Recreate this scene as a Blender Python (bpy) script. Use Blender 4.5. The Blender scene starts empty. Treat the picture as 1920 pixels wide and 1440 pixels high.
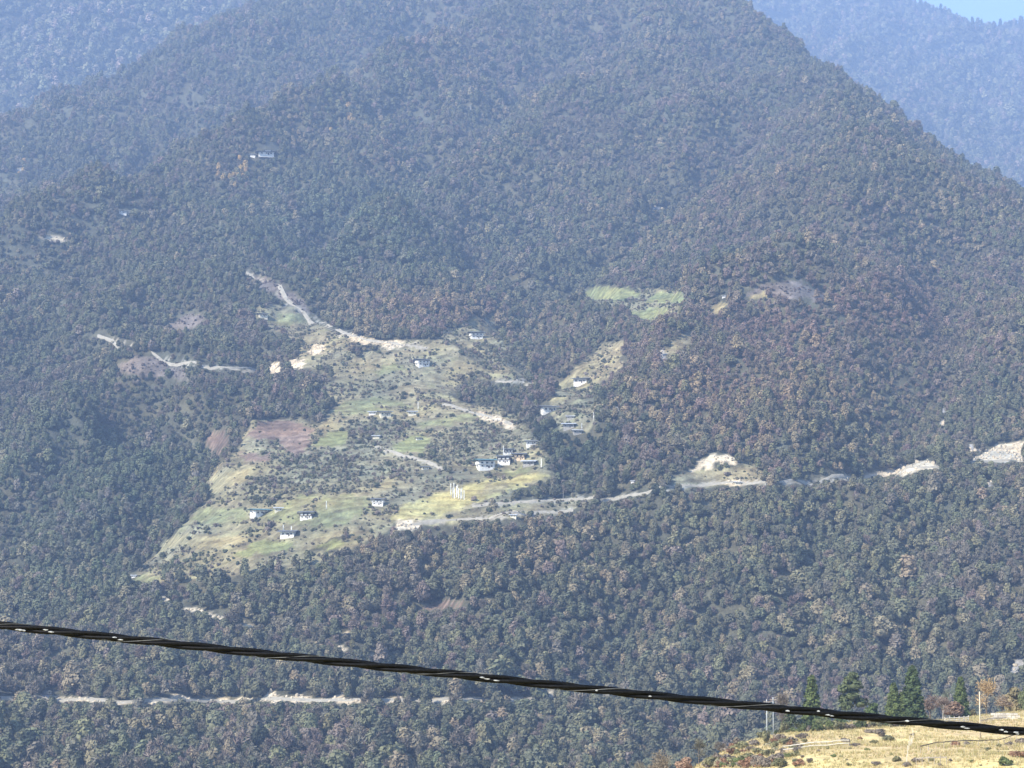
import bpy, bmesh, math, random, time
import numpy as np
from mathutils import Vector, Matrix
T0 = time.time()
random.seed(7); rng = np.random.default_rng(11)
SC = bpy.context.scene
COL = SC.collection
R = math.radians

# ------------------------------------------------------------------ camera maths
HF, PITCH = 13.0, 5.0
FPX = 960/math.tan(R(HF)); CP, SP = math.cos(R(PITCH)), math.sin(R(PITCH))
def world_at(u, v, y):
    """a point at distance y in front of the viewer seen at photo pixel (u, v)"""
    r = (u-960)/FPX; t = (720-v)/FPX
    dy = CP-t*SP; dz = SP+t*CP
    return (r/dy*y, y, dz/dy*y)
def project(x, y, z):
    f = y*CP+z*SP; up = -y*SP+z*CP
    return 960+FPX*x/f, 720-FPX*up/f

# ------------------------------------------------------------------ noise
def _h(ix, iy, s):
    n = (ix.astype(np.int64)*374761393 + iy.astype(np.int64)*668265263 + s*1442695041) & 0xffffffff
    n = ((n ^ (n >> 13))*1274126177) & 0xffffffff
    return ((n ^ (n >> 16)) & 0xffff)/65535.0
def vnoise(x, y, s=0):
    x = np.asarray(x, float); y = np.asarray(y, float)
    ix = np.floor(x); iy = np.floor(y); fx = x-ix; fy = y-iy
    fx = fx*fx*fx*(fx*(fx*6-15)+10); fy = fy*fy*fy*(fy*(fy*6-15)+10)
    a = _h(ix, iy, s); b = _h(ix+1, iy, s); c = _h(ix, iy+1, s); d = _h(ix+1, iy+1, s)
    return (a+(b-a)*fx+(c-a)*fy+(a-b-c+d)*fx*fy)*2-1
def fbm(x, y, o=4, s=0):
    r = 0; a = 1; t = 0
    for i in range(o):
        r = r+a*vnoise(x, y, s+i*17); t += a; a *= .5
        x, y = x*1.9+y*.5+3.1, y*1.9-x*.5+7.7
    return r/t

# ------------------------------------------------------------------ thin plate spline through surveyed points
class TPS:
    def __init__(self, pts, lam=1e-4):
        P = np.array(pts, float); self.c = P[:, :2]/1000
        n = len(P); K = self.k(self.c[:, None]-self.c[None])+lam*np.eye(n)
        Q = np.c_[np.ones(n), self.c]
        A = np.zeros((n+3, n+3)); A[:n, :n] = K; A[:n, n:] = Q; A[n:, :n] = Q.T
        self.w = np.linalg.solve(A, np.r_[P[:, 2], 0, 0, 0]); self.n = n
    def k(self, d):
        r2 = (d**2).sum(-1); return .5*r2*np.log(r2+1e-12)
    def __call__(self, x, y):
        x = np.asarray(x, float)/1000; y = np.asarray(y, float)/1000
        z = self.w[self.n]+self.w[self.n+1]*x+self.w[self.n+2]*y
        for i in range(self.n):
            r2 = (x-self.c[i, 0])**2+(y-self.c[i, 1])**2
            z = z+self.w[i]*.5*r2*np.log(r2+1e-12)
        return z

def segdist(line, U, V):
    D = np.full(U.shape, 1e9)
    for (x1, y1), (x2, y2) in zip(line[:-1], line[1:]):
        dx, dy = x2-x1, y2-y1
        t = np.clip(((U-x1)*dx+(V-y1)*dy)/(dx*dx+dy*dy), 0, 1)
        D = np.minimum(D, np.hypot(U-x1-t*dx, V-y1-t*dy))
    return D
MT = [(-300,1440,950),(0,1440,950),(480,1440,930),(960,1440,930),(1440,1440,930),(1920,1440,920),(2200,1440,920),
 (-300,1250,1120),(0,1280,1080),(480,1300,1030),(960,1300,1020),(1440,1300,1010),(1920,1300,1010),(2200,1280,1020),
 (-300,1000,1350),(0,1080,1260),(300,1100,1160),(600,1050,1150),(960,1000,1170),(1300,950,1190),(1700,900,1220),(1920,870,1240),(2200,850,1260),
 (-300,750,1600),(0,880,1420),(300,900,1330),(480,960,1240),(700,960,1205),(700,800,1370),(850,850,1300),(960,900,1245),(1100,800,1340),(1280,760,1340),(1500,700,1340),(1750,740,1340),(1920,700,1400),
 (0,680,1580),(300,680,1500),(600,650,1500),(850,650,1490),(1060,700,1470),(1130,560,1630),(1450,560,1510),(1460,480,1660),(1700,550,1530),(1920,500,1640),(2200,550,1640),
 (-300,520,1800),(0,450,1770),(130,430,1750),(300,400,1790),(480,300,1870),(500,500,1670),(800,400,1760),(960,300,1900),(1200,400,1780),(1500,300,1840),(1720,330,1740),
 (640,215,1980),(520,190,2120),(350,290,2000),(200,300,2040),(800,150,2090),(1150,130,2110),(1400,130,2080),(700,60,2290),
 (1700,262,1880),(1620,200,1960),(1550,140,2060),(1480,82,2160),(1410,25,2270),(1790,318,1820),(1920,410,1740),(2150,480,1680),
 (1700,330,2150),(1550,230,2400),(1410,150,2650),(1920,500,1980),(2200,640,1950),(1800,420,2060),
 (960,0,2350),(960,-250,2800),(1250,-150,2600),(700,-60,2550),(1100,-80,2500),
 (450,25,2480),(250,125,2340),(100,200,2230),(0,255,2150),(-250,350,2050),
 (450,120,2850),(250,220,2680),(0,350,2480),(-250,470,2400),(-100,420,2430)]
def rm(y): return y if y < 1300 else (1300+(y-1300)*1.4 if y < 1600 else (1720+(y-1600)*2.25 if y < 2400 else 3520+(y-2400)*.9))
pts = [world_at(a, b, rm(y)) for a, b, y in MT]
for x in (-700, -350, 0, 350, 700): pts += [(x, 500, -290), (x, 730, -175)]
tps_m = TPS(pts)
RELIEF = [ # crest (+) and gully (-) lines: height, half width, photo points
 (40,60,[(110,440),(240,400),(400,340),(480,300),(640,215),(800,150),(950,60)]),(-34,58,[(-60,350),(150,345),(330,290),(460,235),(590,170),(700,110),(820,30)]),
 (24,65,[(-60,290),(200,205),(400,140),(560,70),(650,0)]),(-30,50,[(520,500),(640,400),(760,330),(900,240),(1050,130),(1150,40)]),(26,50,[(640,500),(780,420),(950,330),(1100,210),(1250,60)]),
 (-24,36,[(985,600),(1010,560),(1060,520),(1200,420),(1350,300),(1420,200)]),(26,50,[(1180,800),(1260,680),(1350,600),(1450,555),(1560,470),(1620,360),(1600,250)]),
 (-30,36,[(1560,860),(1640,780),(1700,680),(1760,560),(1790,440)]),(-13,22,[(1100,870),(1150,790),(1180,700),(1230,600)]),(-12,20,[(1150,1240),(1180,1100),(1270,1000)]),
 (-13,20,[(1470,1260),(1500,1100),(1560,960)]),(-12,18,[(1250,1400),(1330,1250),(1340,1130)]),(-12,18,[(1690,1180),(1690,1050),(1750,950)]),(-12,18,[(700,1260),(780,1110),(830,1010)]),
 (10,20,[(880,1120),(930,1000)]),(-14,26,[(60,980),(150,860),(260,760),(380,720)]),(14,30,[(60,900),(160,760),(260,680)]),(-14,25,[(250,1000),(330,860),(400,780)]),(-10,18,[(330,1400),(420,1250),(520,1120)]),(-12,20,[(20,1440),(60,1320),(110,1240)])]
def _w(u, v):
    ys = np.arange(900, 4300, 4.0); d = world_at(u, v, 1.0); df = d[2]*ys-tps_m(d[0]*ys, ys); k = max(int(np.argmax(df < 0)), 1)
    if not (df < 0).any(): k = int(np.argmin(df))
    return d[0]*ys[k], ys[k]
RW = [(a, w, [_w(*p) for p in ln]) for a, w, ln in RELIEF]
def relief(x, y):
    z = np.zeros(x.shape); xj = x+12*vnoise(x/60, y/60, 401); yj = y+12*vnoise(x/60, y/60, 402)
    for a, w, ln in RW:
        b = (x > min(p[0] for p in ln)-3*w) & (x < max(p[0] for p in ln)+3*w) & (y > min(p[1] for p in ln)-3*w) & (y < max(p[1] for p in ln)+3*w)
        if not b.any(): continue
        D = segdist(ln, xj[b], yj[b]); z[b] += a*np.exp(-(D/w)**2*1.3)
    return z
VILL = world_at(740, 860, 1300); VILL2 = world_at(1180, 570, rm(1620))
STEP = 3.4
def HM(x, y):
    x = np.asarray(x, float); y = np.asarray(y, float)
    z = tps_m(x, y); z = z+relief(x, y)
    calm = 1-.85*np.exp(-(((x-VILL[0])/115)**2+((y-VILL[1]-80)/320)**2)**2)-.7*np.exp(-((x-VILL2[0])/60)**2-((y-VILL2[1])/80)**2)
    wx = x+40*fbm(x/170, y/170, 2, 5); wy = y+40*fbm(x/170+9, y/170, 2, 6)
    xr = wx*.93+wy*.36; yr = wy*.93-wx*.36
    g = 1-2*np.abs(fbm(xr/150, yr/380, 3, 21))
    g2 = 1-2*np.abs(fbm(xr/62+4, yr/150, 3, 33))
    far = np.clip((y-850)/500, .5, 1.25)*(1+.3*np.clip((y-1900)/500, 0, 1))
    z = z+calm*far*(19*g+11.0*g2-18+2.2*fbm(x/18, y/18, 2, 50))
    k = np.clip((.62-calm)*3, 0, 1)                                            # farmed ground is stepped into terraces
    w_ = 1.6*vnoise(x/28, y/28, 60)+.8*vnoise(x/9, y/9, 59); t = (z+w_)/STEP; f = t-np.floor(t); q = np.clip((f-.6)/.4, 0, 1); q = q*q*(3-2*q)
    return z+k*(.5*f+.5*q-f)*STEP

FM = [(1440,14,4900),(1560,24,5000),(1700,32,5100),(1722,40,5100),(1920,62,5300),(2200,85,5400),
 (1480,150,4300),(1700,120,4500),(1920,180,4400),(1700,330,3700),(1800,200,4250),(1850,300,3900),(1920,420,3400),(2200,420,3500),(2100,200,4500),
 (1300,100,4400),(1300,-120,5200),(960,-150,5000),(960,200,4000),(600,-300,4600),
 (0,230,2950),(-250,300,2900),(200,120,3200),(450,10,3500),(0,100,3300),(0,-50,3700),(200,-60,3750),(-300,50,3500),(-300,-200,4000),(400,-150,4100),
 (1300,60,6000),(1700,90,6000),(2000,120,6200),(600,-100,6000),(0,0,6000),(-300,0,6000),(960,400,3100),(500,200,2900),(1500,450,3000)]
def rf(y): return 4500+(y-3000)*1.1
tps_f = TPS([world_at(a, b, rf(y) if a > 700 else 4050+(y-2900)*.8) for a, b, y in FM])
def HF_(x, y):
    x = np.asarray(x, float); y = np.asarray(y, float)
    x0, y0 = x, y; x = x/1.6; y = y/1.6; wx = x+90*fbm(x/400, y/400, 2, 75); wy = y+90*fbm(x/400+9, y/400, 2, 76)
    g = 1-2*np.abs(fbm((wx*.9-wy*.4)/330, (wy*.9+wx*.4)/800, 3, 81))
    left = np.clip((-x-100)/300, 0, 1)
    g2 = 1-2*np.abs(fbm((wx*.9-wy*.4)/120, (wy*.9+wx*.4)/300, 3, 84))
    return tps_f(x0, y0)+(80*g+60*g2-80)*(1-.4*left)

# near grassy hill the photographer stands on
NM = [(1315,1442,372),(1380,1402,395),(1430,1382,425),(1470,1374,432),(1530,1368,436),(1630,1362,440),(1700,1359,446),(1760,1356,455),(1850,1342,470),(1920,1334,480),(2100,1320,490),
 (1400,1440,345),(1550,1440,325),(1750,1440,315),(1920,1440,308),(2150,1440,300),(1600,1400,375),(1800,1400,368),(1950,1385,385)]
npts = [world_at(*p) for p in NM]
for (x, y, z) in list(npts[:11]): npts.append((x-14, y+75, z-26)); npts.append((x-35, y+170, z-85))
npts += [(0,-40,2),(0,0,-1.7),(-30,0,-3),(30,0,-2),(0,40,-11),(40,40,-11),(10,100,-19),(50,200,-25),(15,200,-29),(-40,100,-40),(-20,200,-50),(-10,330,-60),(-120,100,-100),(-150,300,-160),(-80,420,-120),(140,100,-14),(160,250,-24),(220,400,-24),(10,450,-85)]
tps_n = TPS(npts)
def HN(x, y):
    return tps_n(x, y)+.5*fbm(np.asarray(x)/14, np.asarray(y)/14, 3, 91)+.16*fbm(np.asarray(x)/2.5, np.asarray(y)/2.5, 2, 95)

def march(H, u, v, y0, y1, st=3.0):
    """where the line of sight through (u, v) meets the land H"""
    ys = np.arange(y0, y1, st); d = world_at(u, v, 1.0)
    diff = d[2]*ys-H(d[0]*ys, ys)
    k = np.argmax(diff < 0)
    if diff[k] >= 0: k = int(np.argmin(diff))
    if k == 0: y = ys[0]
    else:
        a, b = diff[k-1], diff[k]; y = ys[k-1]+st*(a/(a-b+1e-9) if b < 0 else 0)
    x = d[0]*y
    return float(x), float(y), float(H(np.array([x]), np.array([y]))[0])
def onm(u, v): return march(HM, u, v, 860, 4300)
def onn(u, v): return march(HN, u, v, 230, 560, 1.0)

# ------------------------------------------------------------------ land use map of the far slope
W2, H2 = 960, 720
gy, gx = np.mgrid[0:H2, 0:W2]
PU = gx*2+1+9*fbm(gx/6, gy/5, 3, 201); PV = gy*2+1+6*fbm(gx/6, gy/5, 3, 202)
def inpoly(poly, U, V):
    ins = np.zeros(U.shape, bool); n = len(poly)
    for i in range(n):
        x1, y1 = poly[i]; x2, y2 = poly[(i+1) % n]
        c = ((y1 > V) != (y2 > V))
        ins ^= c & (U < (x2-x1)*(V-y1)/((y2-y1) if y2 != y1 else 1e-9)+x1)
    return ins
FOREST, ROUGH, GREEN, BROWN, DRY, SCAR, BUSHY, LIME, ROCK, MAUVE, LANE, GOLD = range(12)
LAB = np.zeros((H2, W2), np.int8)
def P(lab, poly): LAB[inpoly(poly, PU, PV)] = lab
def L(lab, line, w, gaps=0):
    D = segdist(line, PU, PV) < w/2
    if gaps: D &= fbm(gx/11, gy/30, 2, 210+len(line)) > gaps
    LAB[D] = lab
# the village terraces
P(ROUGH, [(625,762),(650,735),(645,700),(585,672),(560,640),(500,612),(475,600),(485,575),(540,572),(600,610),(680,645),(800,645),(850,618),(885,598),(930,605),(940,640),(900,680),(880,710),(840,735),(860,755),(930,762),(975,790),(1005,825),(1035,880),(1030,905),(985,915),(960,940),(1090,932),(1110,945),(1000,975),(880,972),(840,985),(740,985),(640,1003),(560,1040),(440,1062),(400,1085),(330,1095),(245,1092),(265,1062),(330,1000),(360,960),(400,930),(385,900),(410,870),(440,850),(455,815),(480,790),(560,785),(600,800)])
P(ROUGH, [(1045,800),(1030,770),(1045,720),(1085,690),(1120,650),(1165,640),(1168,690),(1125,720),(1110,760),(1120,800),(1090,812)])
P(ROUGH, [(990,720),(920,712),(880,700),(930,668),(985,690)])
P(BUSHY, [(1085,548),(1280,540),(1275,590),(1240,604),(1130,580)])
P(ROUGH, [(1240,660),(1290,620),(1310,628),(1260,670)])
P(ROUGH, [(1270,888),(1420,870),(1440,905),(1250,920)])
P(MAUVE, [(215,692),(255,664),(300,676),(350,695),(360,708),(260,706)])
P(MAUVE, [(300,622),(335,596),(370,590),(388,602),(350,615)])
P(MAUVE, [(470,515),(520,528),(590,580),(570,590),(520,555),(480,535)])
P(MAUVE, [(1395,556),(1430,530),(1500,528),(1540,548),(1570,562),(1500,562),(1450,556)])
# thickets between the terraces
P(BUSHY, [(440,930),(470,900),(540,872),(600,868),(660,850),(695,870),(712,905),(690,925),(640,930),(560,926),(500,948),(455,945)])
P(BUSHY, [(790,855),(800,822),(850,800),(905,790),(960,810),(930,835),(870,862),(820,870)])
P(BUSHY, [(800,845),(830,808),(875,805),(910,812),(880,835),(840,865)])
P(ROUGH, [(560,640),(640,650),(700,640),(800,640),(800,712),(700,742),(640,750),(620,700),(560,690)])
P(BUSHY, [(610,760),(640,722),(700,712),(760,722),(700,738),(640,750)])
P(BUSHY, [(585,752),(610,715),(640,722),(640,745)])
P(FOREST, [(660,640),(705,640),(712,652),(680,668),(660,665)])
P(BUSHY, [(640,800),(700,795),(740,805),(720,830),(650,840)])
P(BUSHY, [(645,790),(700,782),(800,795),(770,805),(740,818),(690,812)])
P(BUSHY, [(880,660),(900,640),(960,650),(985,680),(900,700)])
P(FOREST, [(955,912),(1045,905),(1060,925),(1000,930),(965,930)])
P(ROUGH, [(400,1060),(560,1040),(640,1030),(660,1000),(740,985),(700,1010),(600,1055),(400,1085)])
P(BUSHY, [(470,1050),(560,1040),(640,1030),(600,1052),(480,1064)])
P(BUSHY, [(300,1050),(420,1030),(450,1040),(380,1065),(290,1075)])
P(BUSHY, [(480,845),(560,852),(600,862),(560,876),(480,880)])
P(BUSHY, [(590,690),(640,676),(690,685),(650,700)])
# fields
P(LIME, [(1088,548),(1120,538),(1190,542),(1196,557),(1170,566),(1095,560)])
P(LIME, [(1205,562),(1240,549),(1278,548),(1278,567),(1215,567)])
P(LIME, [(1172,587),(1215,580),(1256,576),(1250,589),(1210,600)])
P(DRY, [(1392,558),(1432,545),(1447,552),(1410,563)]); P(DRY, [(1333,582),(1345,570),(1366,568),(1345,590)])
P(BROWN, [(383,830),(400,808),(425,812),(432,830),(410,848),(388,842)])
P(BROWN, [(460,815),(490,792),(550,788),(585,802),(582,820),(572,850),(540,852),(522,826),(470,824)])
P(BROWN, [(448,850),(500,852),(512,868),(460,867)])
P(BROWN, [(785,1138),(830,1128),(868,1130),(860,1141),(800,1144)])
P(LIME, [(590,832),(618,806),(655,808),(652,832),(602,842)])
P(GREEN, [(624,768),(650,750),(700,744),(775,762),(705,774),(640,780)])
P(GREEN, [(700,694),(745,680),(760,694),(705,704)])
P(GREEN, [(780,795),(880,776),(905,785),(840,798),(790,803)])
P(LIME, [(735,832),(778,815),(808,822),(792,846),(745,848)])
P(GREEN, [(500,600),(530,585),(575,592),(575,605),(520,610)])
P(DRY, [(390,917),(402,890),(470,880),(458,905),(405,925)])
P(GREEN, [(355,975),(375,948),(450,952),(470,975),(380,990)])
P(GREEN, [(480,972),(560,928),(690,930),(695,955),(640,985),(560,985)])
P(DRY, [(308,1015),(345,1003),(450,1006),(480,1015),(400,1026),(320,1026)])
P(LIME, [(430,1048),(480,1012),(530,1015),(562,1028),(470,1042)])
P(LIME, [(588,1020),(640,1014),(642,1028),(610,1026)])
P(GREEN, [(248,1088),(270,1074),(315,1080),(280,1095)])
P(GOLD, [(725,975),(760,945),(830,922),(900,905),(958,902),(992,912),(930,930),(860,955),(780,978)])
P(DRY, [(700,920),(720,900),(740,895),(735,918)]); P(DRY, [(880,925),(930,908),(948,905),(948,918),(905,930)])
P(GREEN, [(925,892),(945,882),(985,876),(1000,882),(960,897)])
P(GOLD, [(942,905),(1000,888),(1030,892),(1005,905)])
P(DRY, [(740,985),(735,972),(790,968),(780,985)])
# hedges and terrace walls with bushes
for ln in ([(590,948),(560,962),(600,935)],[(480,975),(470,985)],[(700,760),(760,770)],[(900,888),(950,872),(990,868)],[(870,962),(930,935),(960,920)],
           [(640,862),(560,870)],[(600,842),(640,845)],[(820,862),(860,905)],[(590,955),(595,975)],[(600,1000),(640,985),(700,978)],[(360,990),(480,980),(520,990)],[(1050,770),(1110,760)],[(1100,585),(1180,572),(1240,570)]):
    L(BUSHY, ln, 6)
# roads, cuttings and bare rock
ROADS = [([(185,628),(240,645),(290,668),(350,684),(410,690),(480,695)], 4),
 ([(455,508),(500,530),(520,555),(580,590),(620,615),(670,635),(740,645),(800,652)], 4.5),
 ([(830,758),(880,772),(930,785),(968,802)], 4),
 ([(705,838),(740,852),(800,866),(832,882)], 3),
 ([(745,985),(860,973),(960,966),(1075,957)], 4),
 ([(885,948),(960,943),(1060,937),(1115,932)], 4),
 ([(1122,942),(1180,927),(1262,914)], 4),
 ([(1262,914),(1340,906),(1410,905),(1470,906),(1560,898),(1640,889),(1750,878),(1830,866),(1920,862)], 4),
 ([(0,1309),(100,1309),(230,1319),(330,1312),(400,1314),(500,1312),(600,1314),(700,1314),(830,1314),(980,1313),(1045,1300)], 3.5),
 ([(300,1118),(330,1132),(440,1167),(480,1174),(520,1182),(570,1197),(640,1217),(700,1230)], 3),
 ([(930,715),(1000,718)], 4)]
for ln, w in ROADS[:7]+ROADS[10:]: L(LANE, ln, w*.9, -.45)
L(LANE, ROADS[7][0], 5, -.15)
L(SCAR, ROADS[8][0], 6, -.5); L(SCAR, ROADS[9][0], 5, .02)
for pl in ([(1295,884),(1310,865),(1335,853),(1355,856),(1380,856),(1376,872),(1340,868),(1310,887)],
           [(1628,891),(1700,871),(1742,861),(1752,880),(1690,891)],
           [(1822,864),(1848,843),(1885,833),(1935,822),(1935,868),(1880,862)],
           [(640,628),(665,630),(690,638),(740,642),(735,650),(680,645)],
           [(580,664),(586,646),(608,648),(606,662)],[(543,693),(548,672),(574,673),(566,692)],[(509,700),(511,680),(523,680),(523,698)],
           [(895,772),(940,785),(970,800),(960,808),(930,790),(900,785)],[(1352,905),(1380,895),(1398,905),(1380,911)],
           [(82,446),(92,440),(128,446),(128,453),(100,449)],[(300,1120),(310,1112),(326,1124),(316,1130)],
           [(490,1310),(500,1294),(520,1300),(528,1314)],[(530,1316),(560,1302),(580,1308),(580,1316)],[(610,1314),(640,1298),(655,1312)],
           [(300,1314),(330,1300),(345,1312)],[(805,1316),(830,1304),(850,1310)],[(1010,1302),(1050,1290),(1045,1304)],
           [(740,995),(745,975),(790,975),(785,992)],[(955,968),(958,955),(972,958),(970,970)],[(1320,874),(1330,860),(1340,880)],[(1575,900),(1600,890),(1590,902)],
           [(725,655),(740,642),(765,645),(750,655)],[(640,1178),(660,1195),(650,1200)]): P(SCAR, pl)
for pl in ([(1762,792),(1772,788),(1776,802)],[(1760,770),(1775,765),(1768,778)],[(1895,1255),(1905,1230),(1935,1225),(1935,1275),(1905,1270)],
           [(870,200),(878,195),(882,204)],[(1218,392),(1236,388),(1243,392),(1222,396)],[(1236,680),(1244,655),(1252,676)],[(1850,900),(1862,908),(1855,912)],[(1815,835),(1840,842),(1820,850)],
           [(60,1308),(95,1296),(100,1308)],[(20,320),(45,318),(40,326)]): P(ROCK, pl)
LPAL = {FOREST:(.088,.084,.056),ROUGH:(.235,.212,.128),GREEN:(.222,.226,.112),BROWN:(.215,.155,.115),DRY:(.31,.265,.14),SCAR:(.54,.455,.32),BUSHY:(.19,.175,.105),LIME:(.215,.225,.10),ROCK:(.27,.265,.255),MAUVE:(.155,.13,.11),LANE:(.30,.275,.215),GOLD:(.39,.355,.16)}
def lab_at(u, v):
    iu = (np.asarray(u)/2).astype(int); iv = (np.asarray(v)/2).astype(int)
    ok = (iu >= 0)&(iu < W2)&(iv >= 0)&(iv < H2)
    return np.where(ok, LAB[np.clip(iv, 0, H2-1), np.clip(iu, 0, W2-1)], 0)

HOUSES = [ # kind, u, v of the base, width in px, storeys, turn, wall, roof, label
 ('hut',493,594,15,1,20,'C','G','small cream hut at the left end of the upper green clearing'),
 ('farmhouse',792,686,21,3,25,'W','G','white farmhouse among dark shrubs near the top of the village'),
 ('farmhouse',893,635,21,3,15,'W','G','highest white farmhouse of the village, alone on a scrubby slope'),
 ('farmhouse',1090,719,24,1,-18,'W','G','white farmhouse on the narrow terraces right of the forest gully'),
 ('farmhouse',1029,772,25,1,15,'W','G','white farmhouse at the left edge of the dark evergreen grove'),
 ('hut',1066,802,19,1,0,'S','P','long low stone shed above the dark evergreen grove'),
 ('hut',1082,812,14,1,10,'S','P','lowest of the stone sheds by the dark grove'),
 ('hut',1070,785,12,1,-8,'S','P','small stone shed just above the long low shed'),
 ('farmhouse',722,780,19,1,15,'C','G','cream barn in the row of three on the upper terraces'),
 ('hut',698,777,12,1,0,'W','P','small white shed at the left end of the row of three'),
 ('hut',773,778,14,1,5,'C','P','cream shed at the right end of the row of three'),
 ('hut',785,824,9,1,20,'W','G','tiny white hut in the middle of a lime green field'),
 ('hut',706,822,12,1,-12,'C','P','small pale-roofed hut among bushes left of the lime green field'),
 ('hut',797,880,12,1,15,'C','G','cream hut beside the small dirt lane in mid village'),
 ('farmhouse',910,878,28,3,18,'W','T','large white farmhouse under a dark teal roof'),
 ('farmhouse',946,868,22,2,-12,'W','G','white farmhouse in the middle of the crowded hamlet'),
 ('farmhouse',953,851,16,2,8,'W','G','tall white timber-banded house at the back of the hamlet'),
 ('farmhouse',974,862,19,2,-5,'O','G','ochre plastered house right of the white hamlet houses'),
 ('farmhouse',996,834,17,1,5,'W','G','small white house uphill and right of the hamlet'),
 ('hut',992,872,20,1,-10,'S','P','long grey stone shed at the right end of the hamlet'),
 ('farmhouse',486,966,27,1,38,'W','T','white farmhouse with a long dark roof at the left of the lower terraces'),
 ('hut',522,958,13,1,10,'C','P','pale shed just right of the long dark-roofed farmhouse'),
 ('farmhouse',575,972,21,2,-8,'W','G','timber-topped farmhouse in the middle of the lower terraces'),
 ('farmhouse',541,1005,25,1,-12,'W','G','lowest white farmhouse of the whole village'),
 ('farmhouse',709,947,19,3,-6,'W','G','white farmhouse with a wide dark roof left of the prayer flags'),
 ('monastery',499,292,27,1,10,'W','G','white monastery with a small tower high on the wooded spur'),
 ('hut',474,293,9,1,0,'W','P','small white outbuilding left of the monastery'),
 ('hut',230,400,13,1,15,'W','P','white house alone in the forest on the left spur'),
 ('hut',241,399,8,1,-15,'W','P','tiny white hut right of the lone house on the left spur'),
 ('hut',1357,557,6,1,0,'W','P','tiny white hut on the upper meadow ridge'),
 ('hut',1186,904,6,1,0,'W','P','tiny white hut in the trees above the road'),
 ('hut',251,1082,8,1,0,'W','P','tiny white hut at the bottom left tip of the fields'),
 ('hut',963,970,11,1,-15,'C','P','small pale hut beside the lower road under the lane'),
 ('hut',1383,908,10,1,10,'C','P','roadside shed at the pale earth patch right of the village'),
]
# ------------------------------------------------------------------ object helpers
def tag(o, label=None, cat=None, group=None, kind=None):
    if label: o['label'] = label
    if cat: o['category'] = cat
    if group: o['group'] = group
    if kind: o['kind'] = kind
    return o
def empty(name, loc, rz=0, **k):
    o = bpy.data.objects.new(name, None); COL.objects.link(o); o.location = loc; o.rotation_euler = (0, 0, rz)
    o.empty_display_size = .5
    return tag(o, **k)
def mesh_np(name, V, F, attrs=None, mat=None, smooth=False):
    me = bpy.data.meshes.new(name); V = np.asarray(V, np.float32); F = np.asarray(F, np.int32)
    me.vertices.add(len(V)); me.vertices.foreach_set('co', V.ravel())
    k = F.shape[1]; me.loops.add(F.size); me.loops.foreach_set('vertex_index', F.ravel())
    me.polygons.add(len(F)); me.polygons.foreach_set('loop_start', np.arange(0, F.size, k, dtype=np.int32))
    me.polygons.foreach_set('loop_total', np.full(len(F), k, np.int32))
    if smooth: me.polygons.foreach_set('use_smooth', np.ones(len(F), bool))
    for n, a in (attrs or {}).items():
        a = np.asarray(a, np.float32)
        if a.ndim == 2:
            at = me.attributes.new(n, 'FLOAT_COLOR', 'POINT'); at.data.foreach_set('color', np.c_[a, np.ones(len(a))].astype(np.float32).ravel())
        else:
            at = me.attributes.new(n, 'FLOAT', 'POINT'); at.data.foreach_set('value', a)
    me.update(calc_edges=True); me.validate()
    if mat: me.materials.append(mat)
    return me
def link(name, me, parent=None, loc=None, rz=0):
    o = bpy.data.objects.new(name, me); COL.objects.link(o)
    if parent: o.parent = parent
    if loc is not None: o.location = loc
    if rz: o.rotation_euler = (0, 0, rz)
    return o
class MB:
    """collects simple solids into one mesh"""
    def __init__(s): s.V = []; s.F = []
    def box(s, c, d, rz=0, taper=1):
        n = len(s.V); cx, cy, cz = c; dx, dy, dz = d[0]/2, d[1]/2, d[2]/2; ca, sa = math.cos(rz), math.sin(rz)
        for z, t in ((-dz, 1), (dz, taper)):
            for x, y in ((-dx, -dy), (dx, -dy), (dx, dy), (-dx, dy)):
                x *= t; y *= t; s.V.append((cx+x*ca-y*sa, cy+x*sa+y*ca, cz+z))
        s.F += [(n, n+3, n+2, n+1), (n+4, n+5, n+6, n+7)]+[(n+i, n+(i+1) % 4, n+4+(i+1) % 4, n+4+i) for i in range(4)]
        return s
    def tube(s, path, radii, k=6, cap=True):
        n = len(s.V); path = [Vector(p) for p in path]
        for i, p in enumerate(path):
            t = (path[min(i+1, len(path)-1)]-path[max(i-1, 0)]).normalized()
            a = t.cross(Vector((0, 0, 1)) if abs(t.z) < .9 else Vector((1, 0, 0))).normalized(); b = t.cross(a)
            r = radii[i] if hasattr(radii, '__len__') else radii
            for j in range(k):
                q = 2*math.pi*j/k; s.V.append(tuple(p+a*(r*math.cos(q))+b*(r*math.sin(q))))
        for i in range(len(path)-1):
            for j in range(k):
                s.F.append((n+i*k+j, n+i*k+(j+1) % k, n+(i+1)*k+(j+1) % k, n+(i+1)*k+j))
        if cap: s.F.append(tuple(n+j for j in range(k))[::-1]); s.F.append(tuple(n+(len(path)-1)*k+j for j in range(k)))
        return s
    def poly(s, vs, fs):
        n = len(s.V); s.V += [tuple(v) for v in vs]; s.F += [tuple(n+i for i in f) for f in fs]; return s
    def mesh(s, name, mat, smooth=False):
        me = bpy.data.meshes.new(name); me.from_pydata(s.V, [], s.F); me.materials.append(mat)
        if smooth: me.polygons.foreach_set('use_smooth', [True]*len(me.polygons))
        me.update(); return me
    def build(s, name, mat, parent=None, loc=None, smooth=False): return link(name, s.mesh(name, mat, smooth), parent, loc)

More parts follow.
